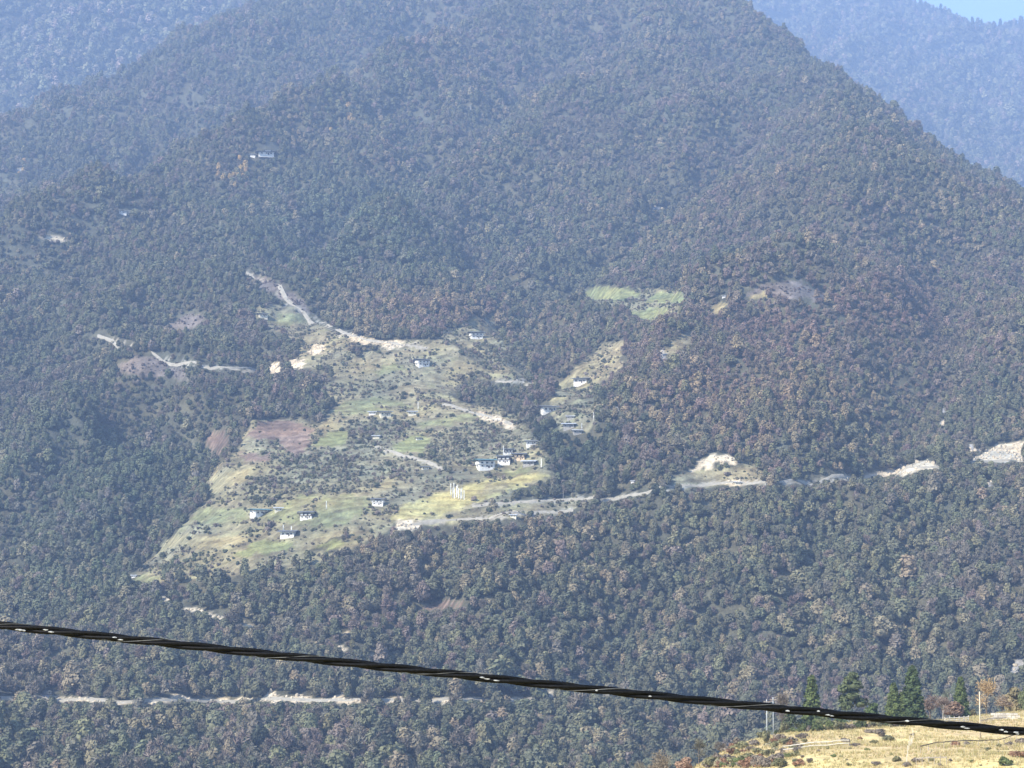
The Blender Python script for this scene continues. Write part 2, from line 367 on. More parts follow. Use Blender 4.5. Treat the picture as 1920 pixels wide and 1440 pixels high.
# ------------------------------------------------------------------ materials
def new_mat(name, rough=.85, spec=.15):
    m = bpy.data.materials.new(name); m.use_nodes = True; nt = m.node_tree
    b = nt.nodes['Principled BSDF']; b.inputs['Roughness'].default_value = rough; b.inputs['Specular IOR Level'].default_value = spec
    return m, nt, b
def nd(nt, t, **k):
    n = nt.nodes.new(t)
    for a, v in k.items(): setattr(n, a, v)
    return n
def mul_noise(nt, col, scale, lo, hi, detail=4, coord='Object'):
    tc = nd(nt, 'ShaderNodeTexCoord'); no = nd(nt, 'ShaderNodeTexNoise'); no.inputs['Scale'].default_value = scale; no.inputs['Detail'].default_value = detail
    nt.links.new(tc.outputs[coord], no.inputs['Vector'])
    mr = nd(nt, 'ShaderNodeMapRange'); mr.inputs['From Min'].default_value = .3; mr.inputs['From Max'].default_value = .7
    mr.inputs['To Min'].default_value = lo; mr.inputs['To Max'].default_value = hi; nt.links.new(no.outputs['Fac'], mr.inputs['Value'])
    vm = nd(nt, 'ShaderNodeVectorMath', operation='SCALE'); nt.links.new(col, vm.inputs[0]); nt.links.new(mr.outputs[0], vm.inputs['Scale'])
    return vm.outputs[0]
def plain(name, col, rough=.8, scale=2.0, lo=.75, hi=1.2, spec=.15):
    m, nt, b = new_mat(name, rough, spec); rgb = nd(nt, 'ShaderNodeRGB'); rgb.outputs[0].default_value = (*col, 1)
    nt.links.new(mul_noise(nt, rgb.outputs[0], scale, lo, hi), b.inputs['Base Color']); return m
def foliage_mat(name):
    m, nt, b = new_mat(name, .75, .12)
    a = nd(nt, 'ShaderNodeAttribute', attribute_type='INSTANCER', attribute_name='tint')
    v = nd(nt, 'ShaderNodeAttribute', attribute_type='GEOMETRY', attribute_name='leaf')
    vm = nd(nt, 'ShaderNodeVectorMath', operation='SCALE'); nt.links.new(a.outputs['Color'], vm.inputs[0]); nt.links.new(v.outputs['Fac'], vm.inputs['Scale'])
    nt.links.new(vm.outputs[0], b.inputs['Base Color'])
    return m
def land_mat(name, scales):
    m, nt, b = new_mat(name, .95, .05)
    a = nd(nt, 'ShaderNodeAttribute', attribute_type='GEOMETRY', attribute_name='col'); c = a.outputs['Color']
    for s, lo, hi in scales: c = mul_noise(nt, c, s, lo, hi)
    nt.links.new(c, b.inputs['Base Color'])
    tc = nd(nt, 'ShaderNodeTexCoord'); no = nd(nt, 'ShaderNodeTexNoise'); no.inputs['Scale'].default_value = .45; no.inputs['Detail'].default_value = 5
    nt.links.new(tc.outputs['Object'], no.inputs['Vector']); bp = nd(nt, 'ShaderNodeBump'); bp.inputs['Strength'].default_value = .7; bp.inputs['Distance'].default_value = 1.2
    nt.links.new(no.outputs['Fac'], bp.inputs['Height']); nt.links.new(bp.outputs[0], b.inputs['Normal'])
    return m
M_LEAF = foliage_mat('foliage'); M_BARK = plain('bark', (.16, .13, .10), .9, 3); M_PALEBARK = plain('pale_bark', (.42, .38, .33), .9, 3)
M_LAND = land_mat('hillside_ground', [(.02, .85, 1.15), (.16, .75, 1.25), (.7, .8, 1.2)])
M_HILL = land_mat('dry_meadow', [(.05, .9, 1.1), (.35, .78, 1.15), (2.5, .8, 1.15)])

# ------------------------------------------------------------------ land
def grid_mesh(name, xs, ys, H, colf, mat):
    X, Y = np.meshgrid(xs, ys); Z = H(X.ravel(), Y.ravel()).reshape(X.shape)
    n, m = X.shape; V = np.c_[X.ravel(), Y.ravel(), Z.ravel()]
    i = np.arange(n*m).reshape(n, m); F = np.c_[i[:-1, :-1].ravel(), i[:-1, 1:].ravel(), i[1:, 1:].ravel(), i[1:, :-1].ravel()]
    C = colf(V[:, 0], V[:, 1], V[:, 2])
    me = mesh_np(name, V, F, {'col': C}, mat, smooth=True)
    return tag(link(name, me), kind='structure')
def col_mountain(x, y, z):
    u, v = project(x, y, z); lb = lab_at(u+3*vnoise(x/3, y/3, 7), v+2*vnoise(x/3, y/3, 8))
    C = np.zeros((len(x), 3))
    for k, c in LPAL.items(): C[lb == k] = c
    open_ = np.isin(lb, (ROUGH, GREEN, DRY, LIME, BROWN, GOLD))
    t = (z+1.6*vnoise(x/28, y/28, 60)+.8*vnoise(x/9, y/9, 59))/STEP; st = (t-np.floor(t)) > .62                 # earth banks between the terraces
    C[open_ & st] *= np.array((.70, .66, .66))
    rg = np.isin(lb, (ROUGH, GREEN)); k3 = np.clip(fbm(x/6, y/6, 3, 63)*2.2, 0, 1)[:, None]; C = np.where(rg[:, None], C*(1-.45*k3)+np.array((.13, .105, .07))*.45*k3, C)
    k4 = np.clip(fbm(x/14, y/8, 3, 64)*2.5-.3, 0, 1)[:, None]; C = np.where((lb == ROUGH)[:, None], C*(1-.6*k4)+np.array((.30, .285, .15))*.6*k4, C)
    n = fbm(x/5, y/5, 3, 61); C *= (1+.45*n)[:, None]
    m2 = fbm(x/30, y/30, 2, 62)[:, None]; C = C*(1+np.clip(m2, -1, 1)*np.array((.22, .10, -.05)))
    return np.clip(C, .01, .8)
def cat_(*a): return np.unique(np.concatenate(a))
xs = cat_(np.arange(-1700, -340, 10), np.arange(-340, 340, 2.2), np.arange(340, 1700, 10))
ys = cat_(np.arange(480, 900, 14), np.arange(900, 1700, 2.4), np.arange(1700, 2300, 4.0), np.arange(2300, 3600, 7.0), np.arange(3600, 4201, 15.0))
grid_mesh('mountain', xs, ys, HM, col_mountain, M_LAND)
def col_far(x, y, z):
    n = fbm(x/120, y/120, 3, 71)[:, None]; return np.clip(np.array((.07, .07, .045))*(1+.4*n), .01, 1)
grid_mesh('far_mountain', np.arange(-3600, 3601, 32), np.arange(3980, 8200, 28), HF_, col_far, M_LAND)
def col_near(x, y, z):
    n = fbm(x/22, y/22, 3, 101); k = np.clip(.5+.9*n, 0, 1)[:, None]
    C = np.array((.64, .52, .215))*k+np.array((.62, .45, .23))*(1-k)
    g = np.clip(fbm(x/12, y/8, 3, 103)*1.8-.25, 0, 1)[:, None]*.6; C = C*(1-g)+np.array((.36, .32, .12))*g
    u, v = project(x, y, z); bare = ((u < 1600) & (v < 1395))[:, None]*.0
    low = np.clip((-z-38)/12, 0, 1)[:, None]; C = C*(1-low)+np.array((.10, .10, .06))*low
    return C
xs = cat_(np.arange(-420, 20, 8), np.arange(20, 150, .8), np.arange(150, 420, 8))
ys = cat_(np.arange(-120, 290, 6), np.arange(290, 500, .9), np.arange(500, 760, 8))
grid_mesh('grassy_hill', xs, ys, HN, col_near, M_HILL)
g = mesh_np('valley_floor', [(-7900, -3000, -300), (7900, -3000, -300), (7900, 10600, -300), (-7900, 10600, -300)], [(0, 1, 2, 3)], {'col': np.tile((.08, .09, .05), (4, 1))}, M_LAND)
tag(link('valley_ground', g), kind='structure')
print('land', time.time()-T0)

# roads: level benches cut into the slope, one ribbon per stretch
M_ROAD = plain('dirt_road', (.34, .31, .245), .95, .4, .8, 1.1)
def road(line, w):
    P3 = []
    for (a, b) in zip(line[:-1], line[1:]):
        n = max(2, int(math.hypot(b[0]-a[0], b[1]-a[1])/14))
        for i in range(n): P3.append(onm(a[0]+(b[0]-a[0])*i/n, a[1]+(b[1]-a[1])*i/n))
    P3.append(onm(*line[-1])); P3 = np.array(P3)
    for _ in range(3): P3[1:-1] = (P3[:-2]+2*P3[1:-1]+P3[2:])/4
    T = np.gradient(P3[:, :2], axis=0); T /= np.linalg.norm(T, axis=1)[:, None]+1e-9; N = np.c_[-T[:, 1], T[:, 0]]
    V = []
    for p, n in zip(P3, N):
        if n[1] > 0: n = -n
        z0 = float(HM(np.array([p[0]]), np.array([p[1]]))[0])+.5
        for k, o in ((-.45, .5), (-.25, 0), (.25, -.1), (.4, -2.5)): V.append((p[0]+n[0]*w*k, p[1]+n[1]*w*k, z0+o))
    n = len(P3); i = np.arange(n*4).reshape(n, 4)
    F = np.c_[i[:-1, :-1].ravel(), i[:-1, 1:].ravel(), i[1:, 1:].ravel(), i[1:, :-1].ravel()]
    o = link('dirt_road', mesh_np('dirt_road', V, F, mat=M_ROAD)); tag(o, kind='structure')
for i, (ln, w) in enumerate(ROADS):
    if i != 9: road(ln, w)

# ------------------------------------------------------------------ tree crowns
def ico(sub=1):
    bm = bmesh.new(); bmesh.ops.create_icosphere(bm, subdivisions=sub, radius=1)
    V = np.array([v.co[:] for v in bm.verts]); F = np.array([[v.index for v in f.verts] for f in bm.faces]); bm.free(); return V, F
IV, IF = ico(2)
def crown_mesh(name, seed, kind, detail=1.0):
    """clumps of small leaf faces spread over and inside a lobed crown, origin on the ground"""
    r = np.random.default_rng(seed); lobes = []
    if kind == 'round':
        h, w = {3:(9.2, 2.3), 4:(5.8, 3.7)}.get(seed, (7.2, 3.0))
        for i in range(9):
            a = r.uniform(0, 6.28); t = r.uniform(.15, 1); rr = w*.62*math.sqrt(r.uniform(.1, 1))*(1.15-.75*t)
            lobes.append((rr*math.cos(a), rr*math.sin(a), h*(.22+.58*t), r.uniform(.95, 1.55)))
        lobes.append((0, 0, h*.45, 2.0)); nl, ls = int(46*detail), .52
    elif kind == 'bare':
        h, w = 7.0, 3.0
        for i in range(8):
            a = r.uniform(0, 6.28); t = r.uniform(.2, 1); rr = w*.6*math.sqrt(r.uniform(.1, 1))*(1.1-.6*t)
            lobes.append((rr*math.cos(a), rr*math.sin(a), h*(.28+.52*t), r.uniform(.9, 1.5)))
        nl, ls = int(60*detail), .5
    elif kind == 'conifer':
        h = 11.0
        for i in range(26):
            t = (i+.5)/26; a = i*2.4; w = 2.0*(1-t)**.75+.12; rr = w*.62
            lobes.append((rr*math.cos(a), rr*math.sin(a), .5+h*t*.93, .40+.62*(1-t)**.8))
        nl, ls = int(40*detail), .42
    elif kind == 'pine':
        h = 12.0
        for i in range(10):
            t = .45+.55*i/9; a = i*2.4; rr = 1.9*(1.25-t)*r.uniform(.5, 1.1)
            lobes.append((rr*math.cos(a), rr*math.sin(a), h*t, r.uniform(.9, 1.5)*(1.35-.6*t)))
        lobes.append((0, 0, h*.6, .9)); nl, ls = int(34*detail), .6
    elif kind == 'shrub':
        h = 1.6
        for i in range(7):
            a = r.uniform(0, 6.28); rr = r.uniform(.1, .9); lobes.append((rr*math.cos(a), rr*math.sin(a), r.uniform(.25, 1.0), r.uniform(.35, .6)))
        nl, ls = int(46*detail), .2
    V = []; F = []; S = []; n = 0; ls = ls*detail**-.4*(.6 if kind == 'bare' and detail > 1 else 1)
    for (x, y, z, q) in lobes:
        c = np.array((x, y, z))
        if kind in ('round', 'conifer', 'pine', 'shrub'):
            k = (.72 if kind != 'conifer' else .7)*q; vv = IV*k*(1+r.normal(0, .12, (len(IV), 1))); vv[:, 2] *= (1.35 if kind == 'conifer' else .95)
            V.append(vv+c); F.append(IF+n); n += len(IV); S.append(np.full(len(IV), r.uniform(.72, .9)))
        d = r.normal(0, 1, (nl, 3)); d /= np.linalg.norm(d, axis=1)[:, None]
        d[:, 2] = np.where(d[:, 2] < -.5, -d[:, 2], d[:, 2])
        rad = q*(r.uniform(.72, 1.12, nl) if kind != 'bare' else r.uniform(.15, 1.15, nl)); p = d*rad[:, None]
        if kind == 'conifer': p[:, 2] *= 1.5
        p = p+c
        nrm = d+r.normal(0, .55, (nl, 3)); nrm /= np.linalg.norm(nrm, axis=1)[:, None]
        t1 = np.cross(nrm, r.normal(0, 1, (nl, 3))); t1 /= np.linalg.norm(t1, axis=1)[:, None]; t2 = np.cross(nrm, t1)
        s = ls*r.uniform(.6, 1.4, (nl, 1))
        if kind == 'bare':
            t1 = d*.8+r.normal(0, .45, (nl, 3))+np.array((0, 0, .4)); t1 /= np.linalg.norm(t1, axis=1)[:, None]
            t2 = np.cross(t1, r.normal(0, 1, (nl, 3))); t2 /= np.linalg.norm(t2, axis=1)[:, None]
            q4 = np.stack([p-t1*s*1.5, p+t2*s*.28, p+t1*s*1.5, p-t2*s*.28], 1)
        else: q4 = np.stack([p-t1*s, p-t2*s*.6+t1*s*.2, p+t1*s, p+t2*s*.7], 1)
        V.append(q4.reshape(-1, 3)); idx = n+np.arange(nl*4).reshape(nl, 4); n += nl*4
        F.append(np.r_[idx[:, [0, 1, 2]], idx[:, [0, 2, 3]]]); S.append(np.repeat(r.uniform(.8, 1.22, nl), 4))
    V = np.concatenate(V); F = np.concatenate(F); S = np.concatenate(S)
    return mesh_np(name, V, F, {'leaf': S}, M_LEAF)
def trunk_mesh(name, seed, h, r0, mat, limbs=4, reach=2.0):
    r = random.Random(seed); m = MB(); top = (r.uniform(-.3, .3), r.uniform(-.3, .3), h)
    m.tube([(0, 0, -.8), (.05, .03, h*.25), (top[0]*.6, top[1]*.6, h*.6), top], [r0*1.25, r0, r0*.6, r0*.15])
    for i in range(limbs):
        a = r.uniform(0, 6.28); z = h*r.uniform(.3, .75); l = reach*r.uniform(.6, 1.1)
        m.tube([(0, 0, z), (l*.5*math.cos(a), l*.5*math.sin(a), z+l*.35), (l*math.cos(a), l*math.sin(a), z+l*.9)], [r0*.5, r0*.33, r0*.1], 5)
    return m.mesh(name, mat, True)
CROWNS = [crown_mesh('crown', 1, 'round'), crown_mesh('crown', 2, 'round'), crown_mesh('crown', 3, 'round'), crown_mesh('crown', 4, 'round'),
          crown_mesh('crown', 5, 'bare'), crown_mesh('crown', 6, 'bare'), crown_mesh('crown', 9, 'pine'), crown_mesh('crown', 10, 'pine')]
SHRUBS = [crown_mesh('shrub', 21, 'shrub'), crown_mesh('shrub', 22, 'shrub'), crown_mesh('shrub', 23, 'shrub')]
TR = [trunk_mesh('trunk', i, 5.6, .17, M_BARK if i < 4 or i > 5 else M_PALEBARK) for i in range(6)]+[trunk_mesh('trunk', i, 11.5, .22, M_BARK, 3, 1.2) for i in (6, 7)]

def make_tree(ci, loc, rz, s, tint, name='tree', sz=None, label=None, cat='tree', group=None, crown=None, trunk=None):
    t = empty(name, loc, rz, label=label, cat=cat, group=group); t.scale = (s, s, sz or s)
    link('trunk', trunk or TR[ci], t)
    c = link('crown', crown or CROWNS[ci], t); c['tint'] = [float(q) for q in tint]
    return t, c

# ------------------------------------------------------------------ placing the forest
PAL = np.array([(.122,.120,.072),(.148,.148,.084),(.185,.172,.092),(.180,.156,.112),(.245,.202,.122),(.215,.166,.130),(.46,.32,.14),(.055,.062,.040)])
#   0 dark green, 1 green, 2 olive, 3 grey twigs, 4 tan, 5 mauve brown, 6 orange, 7 near black green
REG = [ # u, v, ru, rv, weights added
 (1400,730,240,130,{3:1.5,5:7,4:1.5}),(1620,590,260,70,{5:5,3:1.5}),(1500,830,120,40,{5:3,4:1}),(1300,760,120,60,{4:1.5}),(1050,640,130,60,{5:1.0,3:1.2}),(700,600,75,45,{4:7}),(800,590,120,40,{5:6,4:3}),(1550,620,250,80,{5:1.8,3:1}),
 (1450,380,220,90,{5:1.0,3:1.2}),(1700,300,200,90,{3:1.4,1:.4}),(1080,830,95,60,{7:7}),(1600,840,60,40,{7:2}),(880,1040,220,60,{4:1.2,3:1.0}),
 (1230,1230,60,70,{4:2.5}),(960,1090,60,60,{4:1.5}),(1640,800,50,50,{4:2.5,2:2}),(1560,1050,300,130,{1:1.5,2:1.2}),(1320,990,110,60,{2:2.5,4:1}),
 (700,400,380,130,{1:.8,0:.8}),(340,380,130,60,{2:1.6,1:1}),(600,230,90,40,{2:1.8,4:.4}),(200,950,220,200,{0:1.4,1:.8}),(300,1240,330,90,{2:.5,3:.7,4:.3}),
 (130,620,120,60,{5:.8}),(900,120,600,120,{3:1.2,5:.8}),(1760,1280,120,50,{7:1,3:1}),(1100,1400,160,50,{4:.9}),(700,1400,120,60,{4:1.2}),(360,1350,260,80,{1:1,2:.6})]
def species(u, v, x, y):
    n = len(u); W = np.tile(np.array((1.15, 1.15, .5, 1.3, .4, .5, .0, .12)), (n, 1))
    for (cu, cv, ru, rv, d) in REG:
        gq = np.exp(-((u-cu)/ru)**2-((v-cv)/rv)**2)
        for k, a in d.items(): W[:, k] += a*gq
        if 7 in d and d[7] > 5: W[:, 3:6] *= (1-.9*gq)[:, None]
        if 5 in d and d[5] > 2: W[:, :2] *= (1-.6*gq)[:, None]
    for (cu, cv, rr) in ((460,320,17),(408,338,11),(655,222,12),(616,250,8),(40,322,8)):
        W[:, 6] += 12*np.exp(-((u-cu)**2+(v-cv)**2)/rr**2)
    c = 1.6*fbm(x/75, y/75, 3, 301); d = 1.4*fbm(x/60+5, y/60, 3, 302); e = fbm(x/130, y/130, 2, 303)
    W[:, 0] *= np.exp(2.0*c); W[:, 1] *= np.exp(2.0*d); W[:, 3] *= np.exp(-1.8*c); W[:, 4] *= np.exp(2.5*e); W[:, 5] *= np.exp(-2*d)
    W /= W.sum(1)[:, None]; cs = W.cumsum(1); return (rng.uniform(0, 1, n)[:, None] > cs).sum(1).clip(0, 7)
def jitter_grid(y0, y1, sp, m0, m1=.275):
    xs = np.arange(-m1*y1-m0, m1*y1+m0, sp); ys = np.arange(y0, y1, sp); X, Y = np.meshgrid(xs, ys); X = X.ravel()+rng.uniform(-.45, .45, X.size)*sp; Y = Y.ravel()+rng.uniform(-.45, .45, Y.size)*sp
    k = np.abs(X) < m1*Y+m0; return X[k], Y[k]
def gn_scatter(name, pts, rot, scl, idx, tint, protos, label, cat):
    me = bpy.data.meshes.new(name); n = len(pts); me.vertices.add(n); me.vertices.foreach_set('co', np.asarray(pts, np.float32).ravel())
    for nm, ty, key, a in (('rz', 'FLOAT', 'value', rot), ('scl', 'FLOAT_VECTOR', 'vector', scl), ('pick', 'INT', 'value', idx), ('tint', 'FLOAT_VECTOR', 'vector', tint)):
        at = me.attributes.new(nm, ty, 'POINT'); at.data.foreach_set(key, np.asarray(a, np.int32 if ty == 'INT' else np.float32).ravel())
    o = link(name, me); tag(o, label=label, cat=cat, kind='stuff')
    ng = bpy.data.node_groups.new(name, 'GeometryNodeTree'); ng.interface.new_socket('Geometry', in_out='INPUT', socket_type='NodeSocketGeometry'); ng.interface.new_socket('Geometry', in_out='OUTPUT', socket_type='NodeSocketGeometry')
    N = ng.nodes; Lk = ng.links.new; gi = N.new('NodeGroupInput'); go = N.new('NodeGroupOutput'); ip = N.new('GeometryNodeInstanceOnPoints'); gi2 = N.new('GeometryNodeGeometryToInstance')
    for p in reversed(protos):
        oi = N.new('GeometryNodeObjectInfo'); oi.inputs['Object'].default_value = p; oi.inputs['As Instance'].default_value = False; oi.transform_space = 'ORIGINAL'
        Lk(oi.outputs['Geometry'], gi2.inputs[0])
    def na(nm, ty):
        q = N.new('GeometryNodeInputNamedAttribute'); q.data_type = ty; q.inputs['Name'].default_value = nm; return q.outputs['Attribute']
    cx = N.new('ShaderNodeCombineXYZ'); Lk(na('rz', 'FLOAT'), cx.inputs['Z'])
    Lk(gi.outputs[0], ip.inputs['Points']); Lk(gi2.outputs[0], ip.inputs['Instance']); ip.inputs['Pick Instance'].default_value = True
    Lk(na('pick', 'INT'), ip.inputs['Instance Index']); Lk(cx.outputs[0], ip.inputs['Rotation']); Lk(na('scl', 'FLOAT_VECTOR'), ip.inputs['Scale'])
    Lk(ip.outputs[0], go.inputs[0]); md = o.modifiers.new('scatter', 'NODES'); md.node_group = ng
    return o

X, Y = jitter_grid(880, 3950, 4.0, 25); Z = HM(X, Y)
U, V_ = project(X, Y, Z); n = len(X)
hh = np.clip(np.exp(rng.normal(-.08, .27, n)+.35*fbm(X/45, Y/45, 2, 311)), .72, 2.1)*(1-.18*np.clip((Y-1100)/200, 0, 1))*(1+.75*np.clip((Y-1500)/2000, 0, 1)); ww = hh*rng.uniform(.85, 1.2, n)
thin = rng.uniform(0, 1, n) < np.clip((Y-1500)/2500, 0, .62)
sp_ = species(U, V_, X, Y)
kindlab = lab_at(U, V_)
pxm = FPX/Y
keep = (kindlab == FOREST) & ~thin
lim = np.full(n, 9.0)                                                          # tall trees do not grow in front of open ground
for k in np.arange(1.15, .05, -.1):
    lb = lab_at(U, V_-k*7.0*hh*pxm); lim = np.where(np.isin(lb, (GREEN, LIME, DRY, BROWN, SCAR, ROCK, LANE, GOLD)), k, lim)
    if k > .3: keep &= ~(np.isin(lb, (ROUGH, MAUVE)) & (rng.uniform(0, 1, n) < .2))
keep &= lim > .22; cut = lim < 1.2; hh = np.where(cut, hh*np.clip(lim*.86, .2, 1), hh); ww = np.where(cut, np.minimum(ww, hh*1.7), ww)
bush = np.isin(kindlab, (BUSHY,)) & (rng.uniform(0, 1, n) < np.clip(.5+1.1*fbm(X/14, Y/14, 2, 320), .1, .85))
hh = np.where(bush, hh*.42, hh); ww = np.where(bush, ww*.55, ww)
lb = lab_at(U, V_-5*hh*pxm); bush &= ~np.isin(lb, (SCAR,))
keep |= bush
for h in HOUSES:                                                                # yards kept clear
    hp = h[3]*.62+4; keep &= ~((abs(U-h[1]) < hp) & (V_ > h[2]-h[3]*.7) & (V_-7.5*hh*pxm < h[2]) & (V_ < h[2]+60))
X, Y, Z, U, V_, hh, ww, sp_, bush = (a[keep] for a in (X, Y, Z, U, V_, hh, ww, sp_, bush)); n = len(X)
ci = np.where(np.isin(sp_, (3, 5)) & (rng.uniform(0, 1, n) < .75), rng.integers(4, 6, n), rng.integers(0, 4, n))
up = (V_ < 60) & (rng.uniform(0, 1, n) < .12); ci = np.where(up, rng.integers(6, 8, n), ci); hh = np.where(up, hh*.55, hh); ww = np.where(up, ww*.75, ww)
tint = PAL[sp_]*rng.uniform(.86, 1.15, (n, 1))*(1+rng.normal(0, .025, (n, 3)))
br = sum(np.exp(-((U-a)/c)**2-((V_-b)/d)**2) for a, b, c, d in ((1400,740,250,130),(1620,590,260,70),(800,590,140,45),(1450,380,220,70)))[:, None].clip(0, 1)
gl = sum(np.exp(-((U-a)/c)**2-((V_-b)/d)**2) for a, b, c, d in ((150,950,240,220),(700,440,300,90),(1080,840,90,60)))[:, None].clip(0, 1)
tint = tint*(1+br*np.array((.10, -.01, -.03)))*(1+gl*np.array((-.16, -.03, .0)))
rz = rng.uniform(0, 6.28, n)
# the trees that show largest stand as things of their own
hillv = np.interp(U, [0, 1300, 1320, 1430, 1560, 1920], [1e4, 1e4, 1425, 1375, 1362, 1325])
topv = V_-6.5*hh*FPX/Y
vis = (U > -5) & (U < 1925) & (topv < 1432) & (topv < hillv-6) & ~bush
order = np.argsort(Y+1e6*~vis)[:285]
single = np.zeros(n, bool); single[order] = True
NAMES = {0:('broadleaf_tree','dark green round-crowned tree'),1:('broadleaf_tree','mid green leafy tree'),2:('broadleaf_tree','olive green leafy tree'),3:('bare_tree','grey twiggy half-bare tree'),4:('broadleaf_tree','tan autumn-leaved tree'),5:('bare_tree','mauve-brown bare tree'),6:('broadleaf_tree','orange autumn-leaved tree'),7:('broadleaf_tree','very dark evergreen tree')}
protos = [None]*8
for i in order:
    nm, lbp = NAMES[int(sp_[i])]; side = 'below the cable\'s left half' if U[i] < 640 else ('below the cable\'s middle' if U[i] < 1200 else 'beside the dry hill')
    t, c = make_tree(int(ci[i]), (X[i], Y[i], Z[i]-.4), rz[i], 1, tint[i], name=nm, label=f'{lbp} on the lowest forest, {side}', group=f'{lbp}s at the foot of the slope')
    t.scale = (ww[i], ww[i], hh[i])
    if protos[ci[i]] is None: protos[ci[i]] = c
print('single trees', time.time()-T0, n)

# ------------------------------------------------------------------ things on the near hill
def hill_xyz(u, y):
    x = (u-960)/FPX*y/CP; z = float(HN(np.array([x]), np.array([y]))[0])
    for _ in range(3):
        f = y*CP+z*SP; x = (u-960)/FPX*f; z = float(HN(np.array([x]), np.array([y]))[0])
    return x, y, z
CON = [crown_mesh('crown', 31+i, 'conifer', 2.6) for i in range(2)]
CTR = [trunk_mesh('trunk', 41+i, 10.2, .22, M_BARK, 0) for i in range(2)]
def at_v(u, v): return onn(u, v)
for (u, vt, vb, wpx, k, lab) in (
  (1523,1268,1362,30,0,'solitary green cypress tree to the right of the twin utility poles'),
  (1712,1250,1358,36,1,'tallest green cypress tree, behind the black cable at the centre of the trio'),
  (1676,1281,1356,26,0,'slim cypress tree at the left end of the trio of cypresses'),
  (1692,1298,1358,24,1,'short bright green cypress between two taller cypresses'),
  (1802,1270,1345,24,0,'cypress tree rising behind the reddish brown bare shrubs')):
    x, y, z = hill_xyz(u, 452 if u != 1802 else 478); _, vbase = project(x, y, z); pm = FPX/y
    hgt = (vbase-vt)/pm/11.0; wd = wpx*1.6/pm/4.6
    t, c = make_tree(0, (x, y, z-.2), random.uniform(0, 6), 1, (.11, .135, .045) if k == 0 or u == 1692 else (.075, .10, .04), name='cypress_tree', label=lab, crown=CON[k], trunk=CTR[k]); t.scale = (wd, wd, hgt)
# pines used on the skyline
def sky_pine(u, y, s, k, lab):
    x = (u-960)/FPX*y*1.02; z = float(HF_(np.array([x]), np.array([y]))[0])
    t, c = make_tree(k, (x, y, z-1), random.uniform(0, 6), s, (.03, .045, .03), name='pine_tree', label=lab, group='pines along the hazy ridge skyline'); return c
def ridge_y(u):
    ys = np.arange(5800, 7700, 20.); xq = (u-960)/FPX*ys*1.02; z = HF_(xq, ys); _, v = project(xq, ys, z); return float(ys[np.argmin(v)])
for j, (u, s) in enumerate(((1500,1.4),(1538,1.5),(1560,1.7),(1585,1.3),(1612,1.6),(1640,1.7),(1655,1.5),(1668,1.7),(1725,1.5),(1742,1.3),(1763,2.0),(1778,1.5),(1792,1.9),(1806,1.4),(1822,2.1),(1838,1.5),(1862,1.4),(1874,2.0),(1893,1.7),(1904,1.6),(1915,2.0))):
    c = sky_pine(u, ridge_y(u)+random.uniform(-20, 10), s*1.5, 6+j % 2, 'blue hazy pine tree on the skyline of the far ridge')
    if protos[6+j % 2] is None: protos[6+j % 2] = c
for k in range(8):
    if protos[k] is None: protos[k] = next(p for p in protos if p)

m_ = ~single
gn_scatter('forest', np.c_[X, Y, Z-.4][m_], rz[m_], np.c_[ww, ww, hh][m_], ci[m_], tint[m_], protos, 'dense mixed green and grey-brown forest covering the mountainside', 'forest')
# far forest
XF, YF = jitter_grid(4020, 7700, 13.0, 40, .27); ZF = HF_(XF, YF); UF, VF = project(XF, YF, ZF)
kf = ((UF > 1330) & (VF < 520)) | ((UF < 620) & (VF < 420)); XF, YF, ZF = XF[kf], YF[kf], ZF[kf]; nf = len(XF)
sf = rng.uniform(1.9, 4.2, nf); cf = np.where(rng.uniform(0, 1, nf) < .12, rng.integers(6, 8, nf), rng.integers(0, 6, nf))
tf = PAL[rng.choice([0, 1, 2, 3, 5], nf, p=[.3, .3, .1, .2, .1])]*rng.uniform(.55, 2.0, (nf, 1))
gn_scatter('far_forest', np.c_[XF, YF, ZF-.5], rng.uniform(0, 6.28, nf), np.c_[sf, sf, np.where(cf > 5, sf*.8, sf*.9)], cf, tf, protos, 'blue hazy forest on the farther ridges behind the mountain', 'forest')
print('forests', time.time()-T0, nf)
